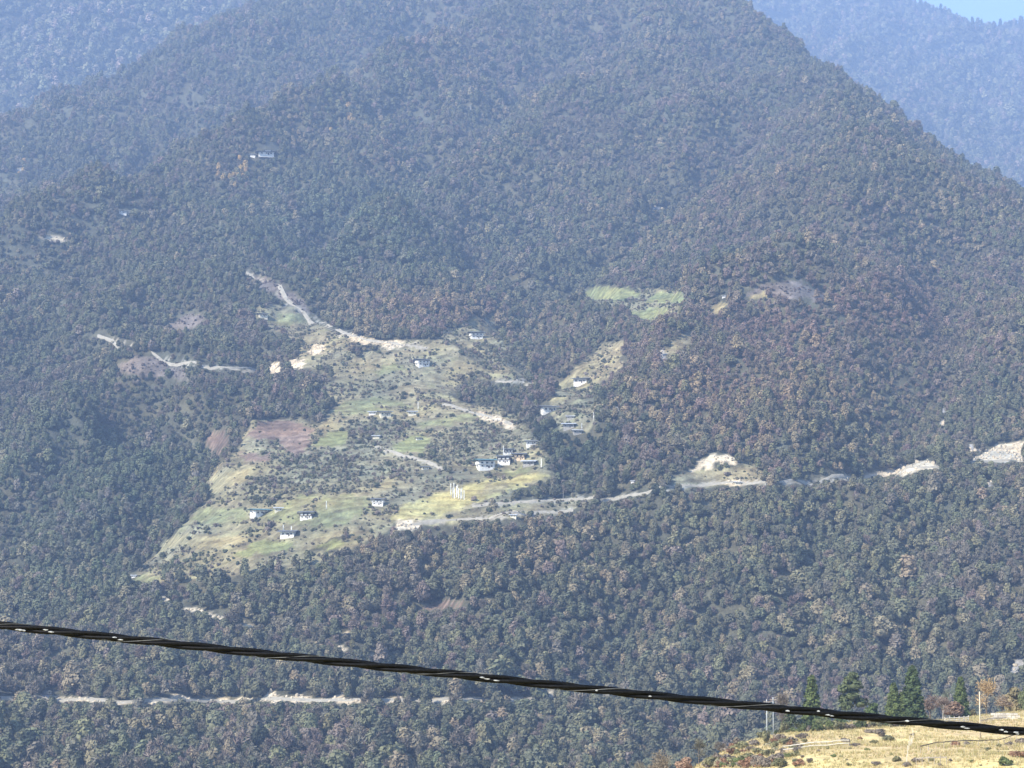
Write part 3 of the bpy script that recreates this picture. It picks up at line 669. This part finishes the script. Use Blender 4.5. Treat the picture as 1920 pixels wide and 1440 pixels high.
#@@PART2
# ------------------------------------------------------------------ village houses
M_WHITE = plain('whitewash', (.80, .765, .69), .85, .8, .85, 1.05); M_CREAM = plain('cream_plaster', (.72, .66, .50), .85, .8, .85, 1.05); M_OCHRE = plain('ochre_plaster', (.74, .56, .36), .85, .8, .85, 1.05)
M_TIMBER = plain('dark_timber', (.10, .075, .055), .8, 1.5); M_GREYROOF = plain('slate_grey_roof', (.13, .135, .14), .6, .8, .75, 1.25); M_TEAL = plain('teal_metal_roof', (.11, .20, .20), .5, .8)
M_PALEROOF = plain('pale_metal_roof', (.50, .52, .53), .5, .8); M_DARKWIN = plain('window_wood', (.045, .035, .03), .6, 2); M_STONE = plain('grey_stone', (.36, .34, .30), .95, 1.2)
def house(h):
    name, u, v, wpx, st, rz, wallm, roofm, label = h
    x, y, z = onm(u, v); pm = FPX/y; w = 1.15*wpx/pm; d = w*.72; t = empty(name, (x, y, z), R(rz), label=label, cat={'farmhouse':'house','hut':'hut','monastery':'monastery'}[name], group='buildings on the mountainside')
    h1 = min(w*.22, 2.4)*(1 if st > 1 else 1.3); 
    MB().box((0, 0, h1/2-1.2), (w*.92, d*.9, h1+2.4)).build('wall', wallm, t)
    top = h1
    if st > 1:
        h2 = h1*.85; MB().box((0, 0, h1+h2/2), (w*1.0, d*.98, h2)).box((0, 0, h1+.06), (w*1.04, d*1.03, .22)).build('upper_storey', M_TIMBER if st == 2 else wallm, t); top = h1+h2
        m = MB()
        if st == 2:
            for i in range(3): m.box((w*(-.31+.31*i), -d*.49-.04, h1+h2*.5), (w*.19, .1, h2*.62))
            m.box((-w*.5-.04, 0, h1+h2*.5), (.1, d*.55, h2*.62)); m.build('panel', wallm, t)
    if st == 3:
        for i in range(3): MB().box((w*(-.3+.3*i), -d*.49-.04, h1+h2*.5), (w*.12, .1, h2*.45)).build('window', M_DARKWIN, t)
    n = 2 if w < 7 else 3
    for i in range(n):
        xx = w*(-.28+.56*i/(n-1)); q = MB().box((xx, -d*.45-.03, h1*.55), (w*.10, .1, h1*.38)).build('window', M_DARKWIN, t)
    MB().box((-w*.46-.03, d*.08, h1*.55), (.1, w*.10, h1*.38)).build('window', M_DARKWIN, t)
    if w > 6: MB().box((w*.12, -d*.45-.05, h1*.33), (w*.09, .12, h1*.66)).build('door', M_TIMBER, t)
    # low pitched gable roof on short posts, wide eaves
    e = top+(.45 if st > 1 else .1); W = w*.66; D = d*.72; rh = w*.085; tk = .16; V = []
    for s in (-1, 1):
        V += [(s*W, -D, e), (s*W, D, e), (s*W, 0, e+rh), (s*W, -D, e+tk), (s*W, D, e+tk), (s*W, 0, e+rh+tk)]
    F = [(0, 2, 5, 3), (2, 1, 4, 5), (6, 9, 11, 8), (8, 11, 10, 7), (0, 6, 8, 2), (2, 8, 7, 1), (3, 5, 11, 9), (5, 4, 10, 11), (0, 3, 9, 6), (1, 7, 10, 4)]
    MB().poly(V, F).build('roof', roofm, t)
    if st > 1: MB().box((0, 0, top+.22), (w*.5, d*.5, .44)).build('attic', M_TIMBER, t)
    if name == 'monastery':
        MB().box((w*.1, d*.1, top+1.6), (w*.34, d*.4, 2.2)).build('tower', M_WHITE, t); MB().box((w*.1, d*.1, top+2.9), (w*.5, d*.6, .3), taper=.6).build('tower_roof', M_GREYROOF, t)
    return t
WM = {'W':M_WHITE,'C':M_CREAM,'O':M_OCHRE,'S':M_STONE}; RM = {'G':M_GREYROOF,'T':M_TEAL,'P':M_PALEROOF}
for h in HOUSES: house(h[:6]+(WM[h[6]], RM[h[7]], h[8]))

# prayer flags on tall poles, plain masts
M_CLOTH = plain('white_cloth', (.82, .81, .72), .9, .5, .9, 1.05); M_POLE = plain('weathered_pole', (.46, .42, .36), .85, 1)
def prayer_flag(u, v, h, label, group=None, cloth=True):
    x, y, z = onm(u, v); t = empty('prayer_flag' if cloth else 'wooden_mast', (x, y, z), random.uniform(-.4, .4), label=label, cat='flag' if cloth else 'mast', group=group)
    MB().tube([(0, 0, -.5), (.03, 0, h*.5), (.08, 0, h)], [.09, .08, .05]).build('pole', M_POLE, t)
    if cloth:
        n = 9; V = []; 
        for i in range(n):
            zz = h*.12+(h*.84)*i/(n-1); q = .12*math.sin(i*1.3+u)
            for s in (-.015, .015): V += [(.1, s, zz), (.1+.42+q*.4, q+s, zz-.1)]
        F = []
        for i in range(n-1):
            a = i*4; b = a+4; F += [(a, a+1, b+1, b), (a+2, b+2, b+3, a+3), (a+1, a+3, b+3, b+1), (a, b, b+2, a+2)]
        MB().poly(V, F).build('cloth', M_CLOTH, t)
for i, (u, v) in enumerate(((844,932),(848,934),(851,936),(855,935),(859,937),(863,938),(865,936),(869,938),(850,928),(857,930))):
    prayer_flag(u, v, random.uniform(5.5, 8), 'white vertical prayer flag in the cluster on the golden terrace', 'cluster of prayer flags on the golden terrace')
for u, v, h, lb in ((530,1004,6,'prayer flag at the left corner of the lowest white farmhouse'),(545,1003,5,'prayer flag before the middle of the lowest white farmhouse'),(943,856,6.5,'tall prayer flag at the left of the hamlet of crowded houses'),
    (1014,878,6,'prayer flag at the right edge of the hamlet of crowded houses'),(1112,790,5.5,'prayer flag right of the long stone sheds, above the dark trees'),(783,768,5.5,'prayer flag above the small cream shed on the upper terraces'),
    (1090,805,4,'prayer flag below the long stone sheds'),(611,956,5,'short white prayer flag standing right of the timber-topped farmhouse')): prayer_flag(u, v, h, lb)
for u, v, h, lb in ((1056,938,5.5,'roadside pole right of the lower road bend'),(999,943,4,'thin roadside pole beside the pale lane under the golden terrace'),(1716,868,8,'tall pale pole above the bright road cutting on the right')): prayer_flag(u, v, h, lb, cloth=False)
x, y, z = onm(1156, 772); t = empty('shrine', (x, y, z), 0, label='small white shrine alone at the edge of the brown forest', cat='shrine')
MB().box((0, 0, .6), (2.4, 2.4, 2.4)).box((0, 0, 2.0), (1.7, 1.7, 1.2)).build('base', M_WHITE, t); MB().box((0, 0, 2.75), (2.3, 2.3, .3), taper=.4).build('roof', M_PALEROOF, t)

# ------------------------------------------------------------------ boulders and broken rock on cuttings (uncountable)
def rubble(name, xyz, size, mat, label):
    BV, BF = ico(1); V = []; F = []; n = 0
    for p, s in zip(xyz, size):
        vv = BV*s*rng.uniform(.6, 1.2, 3)*(1+rng.normal(0, .16, (len(BV), 1)))+np.array(p); V.append(vv); F.append(BF+n); n += len(BV)
    tag(link(name, mesh_np(name, np.concatenate(V), np.concatenate(F), mat=mat)), kind='stuff', label=label, cat='rocks')
M_RUB = plain('pale_rock', (.55, .46, .325), .95, .5, .55, 1.25)
xr, yr_ = jitter_grid(900, 2300, 2.2, 5); zr = HM(xr, yr_); ur, vr = project(xr, yr_, zr); lr = lab_at(ur, vr)
k = np.isin(lr, (SCAR, ROCK)) & (rng.uniform(0, 1, len(xr)) < .5); sr = rng.uniform(.4, 1.3, k.sum())*np.where(lr[k] == ROCK, 1.3, 1)
rubble('rubble', np.c_[xr, yr_, zr][k], sr, M_RUB, 'pale broken rock and earth along the road cuttings')

# ------------------------------------------------------------------ shrubs and near trees on the dry hill
SOBJ = []
def shrub(u, v, px, tint, label, k=None, tall=1.0):
    x, y, z = onn(u, v); pm = FPX/y; s = px/pm/2.6; k = random.randrange(3) if k is None else k
    o = link('shrub', SHRUBS[k], None, (x, y, z-.05), random.uniform(0, 6)); o.scale = (s*random.uniform(.8, 1.45), s*random.uniform(.7, 1.1), s*tall*random.uniform(.7, 1.1)); o['tint'] = [float(c) for c in tint]
    tag(o, label=label, cat='shrub', group='shrubs on the dry hill'); SOBJ.append(o); return o
PALE = (.40, .35, .21); GREY, OLIVE, RUST, GRN = (.21, .17, .125), (.20, .185, .09), (.26, .15, .085), (.12, .14, .05)
SH = [(1432,1380,9,GRN),(1510,1392,15,OLIVE),(1482,1399,17,GREY),(1585,1393,26,GREY),(1600,1399,22,GREY),(1552,1405,11,OLIVE),(1562,1420,14,GRN),(1520,1430,22,GREY),(1492,1437,20,OLIVE),(1372,1392,16,RUST),(1392,1402,28,OLIVE),
 (1362,1410,24,GREY),(1420,1410,22,GREY),(1440,1418,28,OLIVE),(1458,1427,34,GREY),(1402,1424,34,OLIVE),(1480,1419,22,GRN),(1347,1420,20,GREY),(1375,1432,30,OLIVE),(1430,1437,34,GREY),(1632,1374,22,GREY),(1650,1380,26,GREY),(1665,1388,24,OLIVE),
 (1711,1379,14,GREY),(1636,1395,15,OLIVE),(1626,1407,10,GRN),(1672,1416,12,GRN),(1682,1428,22,OLIVE),(1642,1434,26,GREY),(1720,1429,26,GREY),(1747,1427,18,OLIVE),(1792,1401,24,RUST),(1812,1398,20,GREY),(1822,1428,15,GRN),(1884,1436,30,GRN),
 (1908,1420,38,RUST),(1872,1401,16,OLIVE),(1893,1397,24,GREY),(1914,1394,22,GREY),(1852,1406,15,OLIVE),(1762,1436,14,GREY),(1592,1436,16,OLIVE),(1700,1437,18,GREY),(1538,1415,9,GREY),(1335,1432,18,OLIVE),(1410,1393,14,GREY),(1445,1400,13,OLIVE),
 (1330,1440,24,GREY),(1355,1437,26,OLIVE),(1466,1408,16,GREY),(1400,1411,20,RUST),(1505,1420,14,GREY),(1612,1386,12,RUST),(1575,1383,10,OLIVE)]
NM_ = {PALE:'pale straw-coloured',GREY:'grey-brown',OLIVE:'olive',RUST:'reddish brown',GRN:'green'}
def whereh(u): return 'in the scrub at the left end of the dry hill' if u < 1500 else ('on the open grass in the middle of the dry hill' if u < 1700 else 'near the rail fence on the right of the dry hill')
for u, v, px, c in SH: shrub(u, v, px, np.array(c)*random.uniform(.85, 1.2), f'{NM_[c]} shrub {whereh(u)}', tall=random.uniform(.7, 1.15))
for i in range(82):
    left = i < 58; u = random.uniform(1335, 1500) if left else random.uniform(1500, 1915); v = random.uniform(1396 if left else 1400, 1440); c = random.choice((GREY, OLIVE, OLIVE, PALE, GREY, RUST, GRN))
    if left and v < 1440-(u-1310)*.3: v = 1438
    shrub(u, v, random.uniform(10, 27) if left else random.uniform(4, 10), np.array(c)*random.uniform(.85, 1.25), f'small {NM_[c]} shrub {whereh(u)}', tall=random.uniform(.6, 1.0))
for i in range(30):
    u = 1456+i*8.5+random.uniform(-3, 3); v = float(np.interp(u, [1430, 1530, 1630, 1720], [1378, 1370, 1364, 1361])); c = random.choice((GRN, OLIVE, GREY, GRN))
    shrub(u, v, random.uniform(14, 27), np.array(c)*random.uniform(.6, .95), f'{NM_[c]} bush in the hedge along the crest of the dry hill', tall=random.uniform(.9, 1.5))
for i in range(34):
    u = 1322+i*5.4+random.uniform(-6, 6); v = random.uniform(max(1384, 1440-(u-1318)*.62), 1441); c = random.choice((GREY, OLIVE, GREY, RUST))
    shrub(u, v, random.uniform(18, 34), np.array(c)*random.uniform(.75, 1.15), f'large {NM_[c]} scrub bush on the left shoulder of the dry hill', tall=random.uniform(.8, 1.4))
BARE = [crown_mesh('crown', 61+i, 'bare', 3.0) for i in range(2)]; RND = [crown_mesh('crown', 71+i, 'round', 2.6) for i in range(2)]; PIN = crown_mesh('crown', 81, 'pine', 2.6)
def near_tree(name, u, vt, wpx, y, crown, tint, label, ch=7.0, cw=6.4):
    x, y, z = hill_xyz(u, y); _, vb = project(x, y, z); pm = FPX/y; h = max((vb-vt)/pm, 2.0); w = wpx/pm
    t, c = make_tree(0, (x, y, z-.15), random.uniform(0, 6), 1, tint, name=name, label=label, crown=crown, trunk=TR[random.randrange(6)]); t.scale = (w/cw, w/cw, h/ch)
for a in (('bare_tree',1466,1296,44,445,BARE[0],(.16,.13,.10),'leafless dark twiggy tree right behind the twin utility poles'),
 ('broadleaf_tree',1478,1326,40,452,RND[0],(.075,.09,.04),'low dark green tree between the twin poles and the lone cypress'),
 ('pine_tree',1597,1268,70,470,PIN,(.10,.115,.05),'tall loose grey-green pine between the lone cypress and the cypress trio',12,6.0),
 ('broadleaf_tree',1636,1316,44,458,RND[1],(.09,.12,.04),'low spreading green tree just left of the cypress trio'),
 ('bare_tree',1745,1300,60,474,BARE[1],(.22,.16,.12),'reddish grey bare tree just right of the tallest cypress'),
 ('bare_tree',1768,1306,52,468,BARE[0],(.23,.17,.13),'brown bare tree behind the pale board fence'),
 ('bare_tree',1790,1312,56,474,RND[0],(.24,.155,.10),'rust brown leafy tree beneath the small right-hand cypress'),
 ('bare_tree',1773,1290,30,490,BARE[1],(.13,.14,.09),'thin grey-green sapling left of the small right-hand cypress'),
 ('broadleaf_tree',1850,1272,58,488,BARE[0],(.42,.29,.14),'golden tan half-bare tree behind the single utility pole'),
 ('bare_tree',1880,1300,64,486,BARE[1],(.30,.22,.14),'tan tangle-branched tree right of the single utility pole'),
 ('broadleaf_tree',1904,1286,50,500,RND[1],(.22,.18,.09),'olive brown tree near the right edge of the photo'),
 ('broadleaf_tree',1924,1282,40,496,RND[0],(.13,.14,.06),'green tree cut off by the right edge of the photo'),
 ('bare_tree',1310,1384,44,392,BARE[0],(.16,.145,.09),'dark rounded twiggy tree at the left foot of the dry hill'),
 ('bare_tree',1240,1405,74,400,BARE[1],(.24,.19,.12),'tan bare tree at the very bottom, left of the dry hill'),
 ('bare_tree',1283,1418,46,388,RND[1],(.32,.20,.12),'orange-brown bush-like tree at the bottom edge below the cable'),
 ('bare_tree',1200,1428,40,395,BARE[0],(.20,.17,.11),'low grey-tan tree at the bottom edge of the photo'),
 ('bare_tree',1350,1388,36,415,BARE[1],(.19,.155,.11),'grey-brown bare tree on the left shoulder of the dry hill'),
 ('broadleaf_tree',1500,1346,34,448,RND[0],(.11,.12,.055),'low hedge-like green tree below the cable, left of the lone cypress'),
 ('broadleaf_tree',1545,1340,40,450,RND[1],(.13,.14,.06),'low hedge-like tree under the cable, right of the lone cypress'),
 ('broadleaf_tree',1575,1344,40,450,RND[0],(.10,.13,.045),'low green hedge tree under the cable at the hill crest'),
 ('broadleaf_tree',1612,1345,38,452,RND[1],(.09,.12,.04),'dark low hedge tree under the loose pine'),
 ('broadleaf_tree',1728,1334,36,462,RND[0],(.12,.13,.05),'low green bush-like tree at the feet of the cypress trio'),
 ('broadleaf_tree',1820,1330,34,478,RND[1],(.19,.16,.08),'low olive tree left of the single utility pole')): near_tree(*a)

# grass tufts (uncountable)
ng = 42000; gx_ = rng.uniform(20, 140, ng); gy_ = rng.uniform(295, 480, ng); gz = HN(gx_, gy_); u, v = project(gx_, gy_, gz)
k = (u > 1280) & (u < 2050) & (v < 1480) & (fbm(gx_/9, gy_/6, 3, 401) > -.25); gx_, gy_, gz = gx_[k], gy_[k], gz[k]; ng = len(gx_); nb = 5
a = rng.uniform(0, 6.28, (ng, nb)); hgt = rng.uniform(.18, .55, (ng, nb)); sp = rng.uniform(.05, .3, (ng, nb)); bx, by = gx_[:, None]+np.cos(a)*sp, gy_[:, None]+np.sin(a)*sp
ww_ = .05; A = np.stack([bx-ww_*np.sin(a), by+ww_*np.cos(a), gz[:, None]-.05+0*a], -1); B = np.stack([bx+ww_*np.sin(a), by-ww_*np.cos(a), gz[:, None]-.05+0*a], -1)
Ct = np.stack([bx+np.cos(a)*hgt*.5, by+np.sin(a)*hgt*.5, gz[:, None]+hgt], -1); V = np.stack([A, B, Ct], 2).reshape(-1, 3); F = np.arange(len(V)).reshape(-1, 3)
gm, nt, b = new_mat('dry_grass_blades', .9, .05); at = nd(nt, 'ShaderNodeAttribute', attribute_type='GEOMETRY', attribute_name='col'); nt.links.new(at.outputs['Color'], b.inputs['Base Color'])
tuft = np.repeat(np.array([(.46,.37,.17), (.36,.30,.13), (.30,.27,.11), (.50,.40,.22)])[rng.integers(0, 4, ng)], nb*3, 0)
tag(link('dry_grass', mesh_np('dry_grass', V, F, {'col': tuft}, gm)), kind='stuff', label='dry yellow grass tufts covering the near hill', cat='grass')

# ------------------------------------------------------------------ poles and fences on the hill
M_CONC = plain('pale_pole', (.46, .48, .47), .7, 2); M_WOOD = plain('grey_fence_wood', (.40, .34, .27), .9, 2); M_DARKWOOD = plain('dark_fence_wood', (.12, .09, .06), .9, 2); M_BOARD = plain('bleached_boards', (.68, .62, .50), .9, 1.5); M_CER = plain('insulator', (.16, .13, .11), .4, 2)
def upole(u, vb, vt, r, mat, label, arm=True):
    x, y, z = onn(u, vb); pm = FPX/y; h = (vb-vt)/pm; t = empty('utility_pole', (x, y, z), 0, label=label, cat='utility pole')
    MB().tube([(0, 0, -.6), (0, 0, h*.5), (0, 0, h)], [r*1.2, r, r*.75], 8).build('pole', mat, t, smooth=True)
    if arm:
        MB().box((0, -.14, h-.45), (1.25, .09, .1)).build('crossarm', M_WOOD, t)
        for s in (-.55, 0.18, .55): MB().tube([(s, -.14, h-.4), (s, -.14, h-.15)], [.05, .035]).build('insulator', M_CER, t)
upole(1438, 1372, 1304, .10, M_CONC, 'left one of the two pale utility poles standing close together'); upole(1450, 1372, 1303, .10, M_CONC, 'right one of the two pale utility poles standing close together')
upole(1838, 1384, 1298, .11, plain('tan_pole', (.60, .52, .38), .8, 2), 'single tan utility pole standing alone at the right of the dry hill', arm=False)  # the pole's own tan colour
def fence(pa, pb, n, h, rails, mat, railm, label, name='rail_fence', jit=.0, r=.05):
    A = onn(*pa); B = onn(*pb); t = empty(name, A, 0, label=label, cat='fence'); P3 = []
    for i in range(n):
        f = i/(n-1); x = A[0]+(B[0]-A[0])*f; y = A[1]+(B[1]-A[1])*f; z = float(HN(np.array([x]), np.array([y]))[0]); hh_ = h*random.uniform(1-jit, 1+jit*.6)
        p = (x-A[0], y-A[1], z-A[2]); P3.append(p); l = random.uniform(-.06, .06)
        MB().tube([(p[0], p[1], p[2]-.3), (p[0]+l, p[1], p[2]+hh_)], [r*1.1, r*.8], 5).build('post', mat, t)
    for zr_ in rails:
        MB().tube([(p[0], p[1]-.12, p[2]+zr_) for p in P3], [.075]*n, 5).build('rail', railm, t)
    return t
fence((1726,1412),(1906,1388), 15, .95, (1.0,), M_WOOD, M_DARKWOOD, 'fence with one dark top rail crossing the right of the dry hill', jit=.15)
fence((1700,1434),(1712,1386), 7, 1.5, (), M_BOARD, M_BOARD, 'row of bleached upright stakes at the left end of the dark-railed fence', 'stake_fence', .35)
fence((1775,1432),(1718,1434), 6, 1.3, (.9,), M_WOOD, M_WOOD, 'short grey fence at the bottom right below the dark-railed fence', jit=.3)
fence((1468,1411),(1592,1399), 13, 1.1, (.45, .95), M_WOOD, M_BOARD, 'faint pale two-rail fence across the middle of the dry hill', jit=.2, r=.035)
fence((1600,1364),(1625,1362), 4, 1.0, (.8,), M_WOOD, M_WOOD, 'short post fence at the hill crest under the loose pine')
fence((1772,1356),(1816,1353), 6, 1.15, (.2, .55, .9), M_BOARD, M_BOARD, 'bleached three-board fence just left of the single pole', 'board_fence', r=.09)
fence((1838,1356),(1886,1350), 22, 1.2, (.5,), M_WOOD, M_WOOD, 'grey picket fence right of the single pole', 'picket_fence', .3, .04)
x, y, z = onn(1884, 1349); wl = MB()
for i in range(6):
    for j in range(3): wl.box((-2.2+.85*i+(.4 if j % 2 else 0), random.uniform(-.06, .06), .15+.42*j), (.8, .6, .4), random.uniform(-.04, .04))
o = wl.build('stone_wall', plain('pale_stone_blocks', (.62, .56, .45), .95, 1.0, .6, 1.2), None, (x, y, z)); tag(o, label='short pale stone-block wall near the right edge of the dry hill', cat='wall')
for i, (u, v) in enumerate(((1843,1442),(1900,1440),(1735,1436))): pass

# ------------------------------------------------------------------ the twisted black cable in front
CU = np.array([-260, 0, 520, 1100, 1400, 1920, 2200.]); CV = np.array([1146, 1171.5, 1229.5, 1290.5, 1322.5, 1372, 1396.]); cf_ = np.polyfit(CU/1000, CV, 3)
uu = np.linspace(-240, 2180, 900); vv = np.polyval(cf_, uu/1000); cp = []
for a_, b_ in zip(uu, vv):
    D = 14.4-.5*a_/1920; r = (a_-960)/FPX; t_ = (720-b_)/FPX; cp.append((r*D, (CP-t_*SP)*D, (SP+t_*CP)*D))
cp = np.array(cp); tg = np.gradient(cp, axis=0); tg /= np.linalg.norm(tg, axis=1)[:, None]; n1 = np.cross(tg, (0, 0, 1)); n1 /= np.linalg.norm(n1, axis=1)[:, None]; n2 = np.cross(n1, tg)
sl_ = np.r_[0, np.cumsum(np.linalg.norm(np.diff(cp, axis=0), axis=1))]; ph = sl_/.98*2*math.pi
M_CABLE, nt, b = new_mat('black_sheath', .5, .12); b.inputs['Base Color'].default_value = (.012, .012, .012, 1)
no = nd(nt, 'ShaderNodeTexNoise'); no.inputs['Scale'].default_value = 60; tc = nd(nt, 'ShaderNodeTexCoord'); nt.links.new(tc.outputs['Object'], no.inputs['Vector']); rp = nd(nt, 'ShaderNodeValToRGB')
rp.color_ramp.elements[0].position = .45; rp.color_ramp.elements[0].color = (.003, .003, .003, 1); rp.color_ramp.elements[1].position = .8; rp.color_ramp.elements[1].color = (.009, .009, .008, 1); nt.links.new(no.outputs['Fac'], rp.inputs[0]); nt.links.new(rp.outputs[0], b.inputs['Base Color'])
mc = cp[len(cp)//2]; cb = empty('power_cable', tuple(mc), 0, label='thick twisted black cable strung diagonally across the foreground', cat='cable')
def strand(off, rad, phase, name, mat, k=9):
    pth = cp+off*(np.cos(ph+phase)[:, None]*n1+np.sin(ph+phase)[:, None]*n2)-mc; MB().tube(pth.tolist(), [rad]*len(pth), k).build(name, mat, cb, smooth=True); return pth
for i in range(3): strand(.0146, .0142, i*2.094, 'strand', M_CABLE, 10)
M_WIRE = plain('glint_wire', (.16, .16, .15), .5, 12, .1, 1.6, .3)
strand(.0258, .0016, 1.047, 'glint_wire', M_WIRE, 5)  # thin grey strand added to imitate the pale glint lines along the cable
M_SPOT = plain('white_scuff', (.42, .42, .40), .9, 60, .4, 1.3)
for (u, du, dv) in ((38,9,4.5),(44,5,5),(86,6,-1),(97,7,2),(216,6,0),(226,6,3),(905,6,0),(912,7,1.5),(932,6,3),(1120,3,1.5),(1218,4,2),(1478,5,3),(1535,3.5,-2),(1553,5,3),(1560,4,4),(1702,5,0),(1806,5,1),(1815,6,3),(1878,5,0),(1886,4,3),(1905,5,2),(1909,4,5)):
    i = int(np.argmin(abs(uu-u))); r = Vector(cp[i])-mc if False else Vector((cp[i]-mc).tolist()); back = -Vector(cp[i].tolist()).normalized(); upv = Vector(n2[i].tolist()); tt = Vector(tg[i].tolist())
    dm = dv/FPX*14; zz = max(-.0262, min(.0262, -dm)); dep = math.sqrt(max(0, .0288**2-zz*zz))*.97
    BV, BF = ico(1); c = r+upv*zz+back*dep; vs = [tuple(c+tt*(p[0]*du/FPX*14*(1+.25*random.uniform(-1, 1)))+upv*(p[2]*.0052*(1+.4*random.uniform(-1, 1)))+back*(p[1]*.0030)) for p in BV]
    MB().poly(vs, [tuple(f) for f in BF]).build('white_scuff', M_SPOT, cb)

#@@END2
xs_, ys_ = jitter_grid(1080, 2050, 2.3, 5); zs_ = HM(xs_, ys_); us, vs_ = project(xs_, ys_, zs_); ls_ = lab_at(us, vs_); q = rng.uniform(0, 1, len(xs_)); patch = fbm(xs_/11, ys_/11, 3, 501)
k = ((ls_ == ROUGH) & (q < np.clip(.34+1.1*patch, .07, .85))) | ((ls_ == MAUVE) & (q < .45)) | ((ls_ == BUSHY) & (q < .6)) | (np.isin(ls_, (GREEN, DRY, BROWN, GOLD)) & (q < .03))
up_ = lab_at(us, vs_-8); k &= ~((ls_ == ROUGH) & np.isin(up_, (LIME, GOLD, SCAR)) & (q > .05))
for h in HOUSES: k &= ~((abs(us-h[1]) < h[3]*.55) & (abs(vs_-h[2]) < 8))
xs_, ys_, zs_, ls_ = xs_[k], ys_[k], zs_[k], ls_[k]; nn = len(xs_); sc_ = np.clip(np.exp(rng.normal(-.45, .45, nn)), .25, 1.9)
tb = np.array([(.15,.15,.085),(.20,.18,.12),(.26,.23,.15),(.09,.10,.06),(.21,.17,.135)])[rng.integers(0, 5, nn)]*rng.uniform(.8, 1.25, (nn, 1)); tb[ls_ == MAUVE] = (.17,.13,.11)
gn_scatter('village_shrubs', np.c_[xs_, ys_, zs_-.1], rng.uniform(0, 6.28, nn), np.c_[sc_, sc_, sc_*rng.uniform(.7, 1.5, nn)], rng.integers(0, 3, nn), tb, [next(o for o in SOBJ if o.data == m) for m in SHRUBS], 'scattered low bushes between the village terraces', 'bushes')
print('village shrubs', nn, time.time()-T0)
# ------------------------------------------------------------------ air, sky and sun
SUN_EL = R(39)     # towards the sun: left of and behind the viewer
sd = Vector((-.76, -.65, 0)).normalized()*math.cos(SUN_EL)+Vector((0, 0, math.sin(SUN_EL)))
ztop = max(float(np.max([v.co.z for v in o.data.vertices])) for o in COL.objects if o.name in ('mountain', 'far_mountain'))+60; print('ztop', ztop, [ (o.name, max(v.co.z for v in o.data.vertices)) for o in COL.objects if o.name in ('mountain', 'far_mountain')])
hb = MB().box((0, 3800, (ztop-301)/2), (16000, 13800, ztop+301)); hz, nt, b = new_mat('air_haze'); nt.nodes.remove(b)
pv = nd(nt, 'ShaderNodeVolumePrincipled'); pv.inputs['Color'].default_value = (.42, .61, 1.0, 1); pv.inputs["Density"].default_value = 1.95e-4; pv.inputs['Anisotropy'].default_value = .0
nt.links.new(pv.outputs[0], nt.nodes['Material Output'].inputs['Volume'])
hb = hb.build('haze', hz); tag(hb, kind='stuff', label='thin blue haze filling the valley air', cat='haze')
w = bpy.data.worlds.new('World'); SC.world = w; w.use_nodes = True; wt = w.node_tree
sky = wt.nodes.new('ShaderNodeTexSky'); sky.sky_type = 'NISHITA'; sky.sun_disc = False; sky.sun_elevation = SUN_EL; sky.sun_rotation = math.atan2(sd.x, sd.y); sky.altitude = 1800
bg = wt.nodes['Background']; bg.inputs['Strength'].default_value = .15; wt.links.new(sky.outputs[0], bg.inputs['Color'])
sl = bpy.data.lights.new('sun', 'SUN'); sl.energy = 4.5; sl.angle = R(.5); sl.color = (1, .95, .86)
so = bpy.data.objects.new('sun', sl); COL.objects.link(so); so.rotation_euler = sd.to_track_quat('Z', 'Y').to_euler()
cam = bpy.data.cameras.new('camera'); cam.sensor_width = 36; cam.lens = 18/math.tan(R(HF)); cam.clip_end = 40000; cam.clip_start = .5
co = bpy.data.objects.new('camera', cam); COL.objects.link(co); co.rotation_euler = (R(90+PITCH), 0, 0); SC.camera = co
SC.view_settings.view_transform = 'Standard'; SC.view_settings.look = 'None'; SC.view_settings.exposure = 1.62; SC.view_settings.gamma = 1
SC.render.resolution_x = 1024; SC.render.resolution_y = 768
print('done', time.time()-T0)
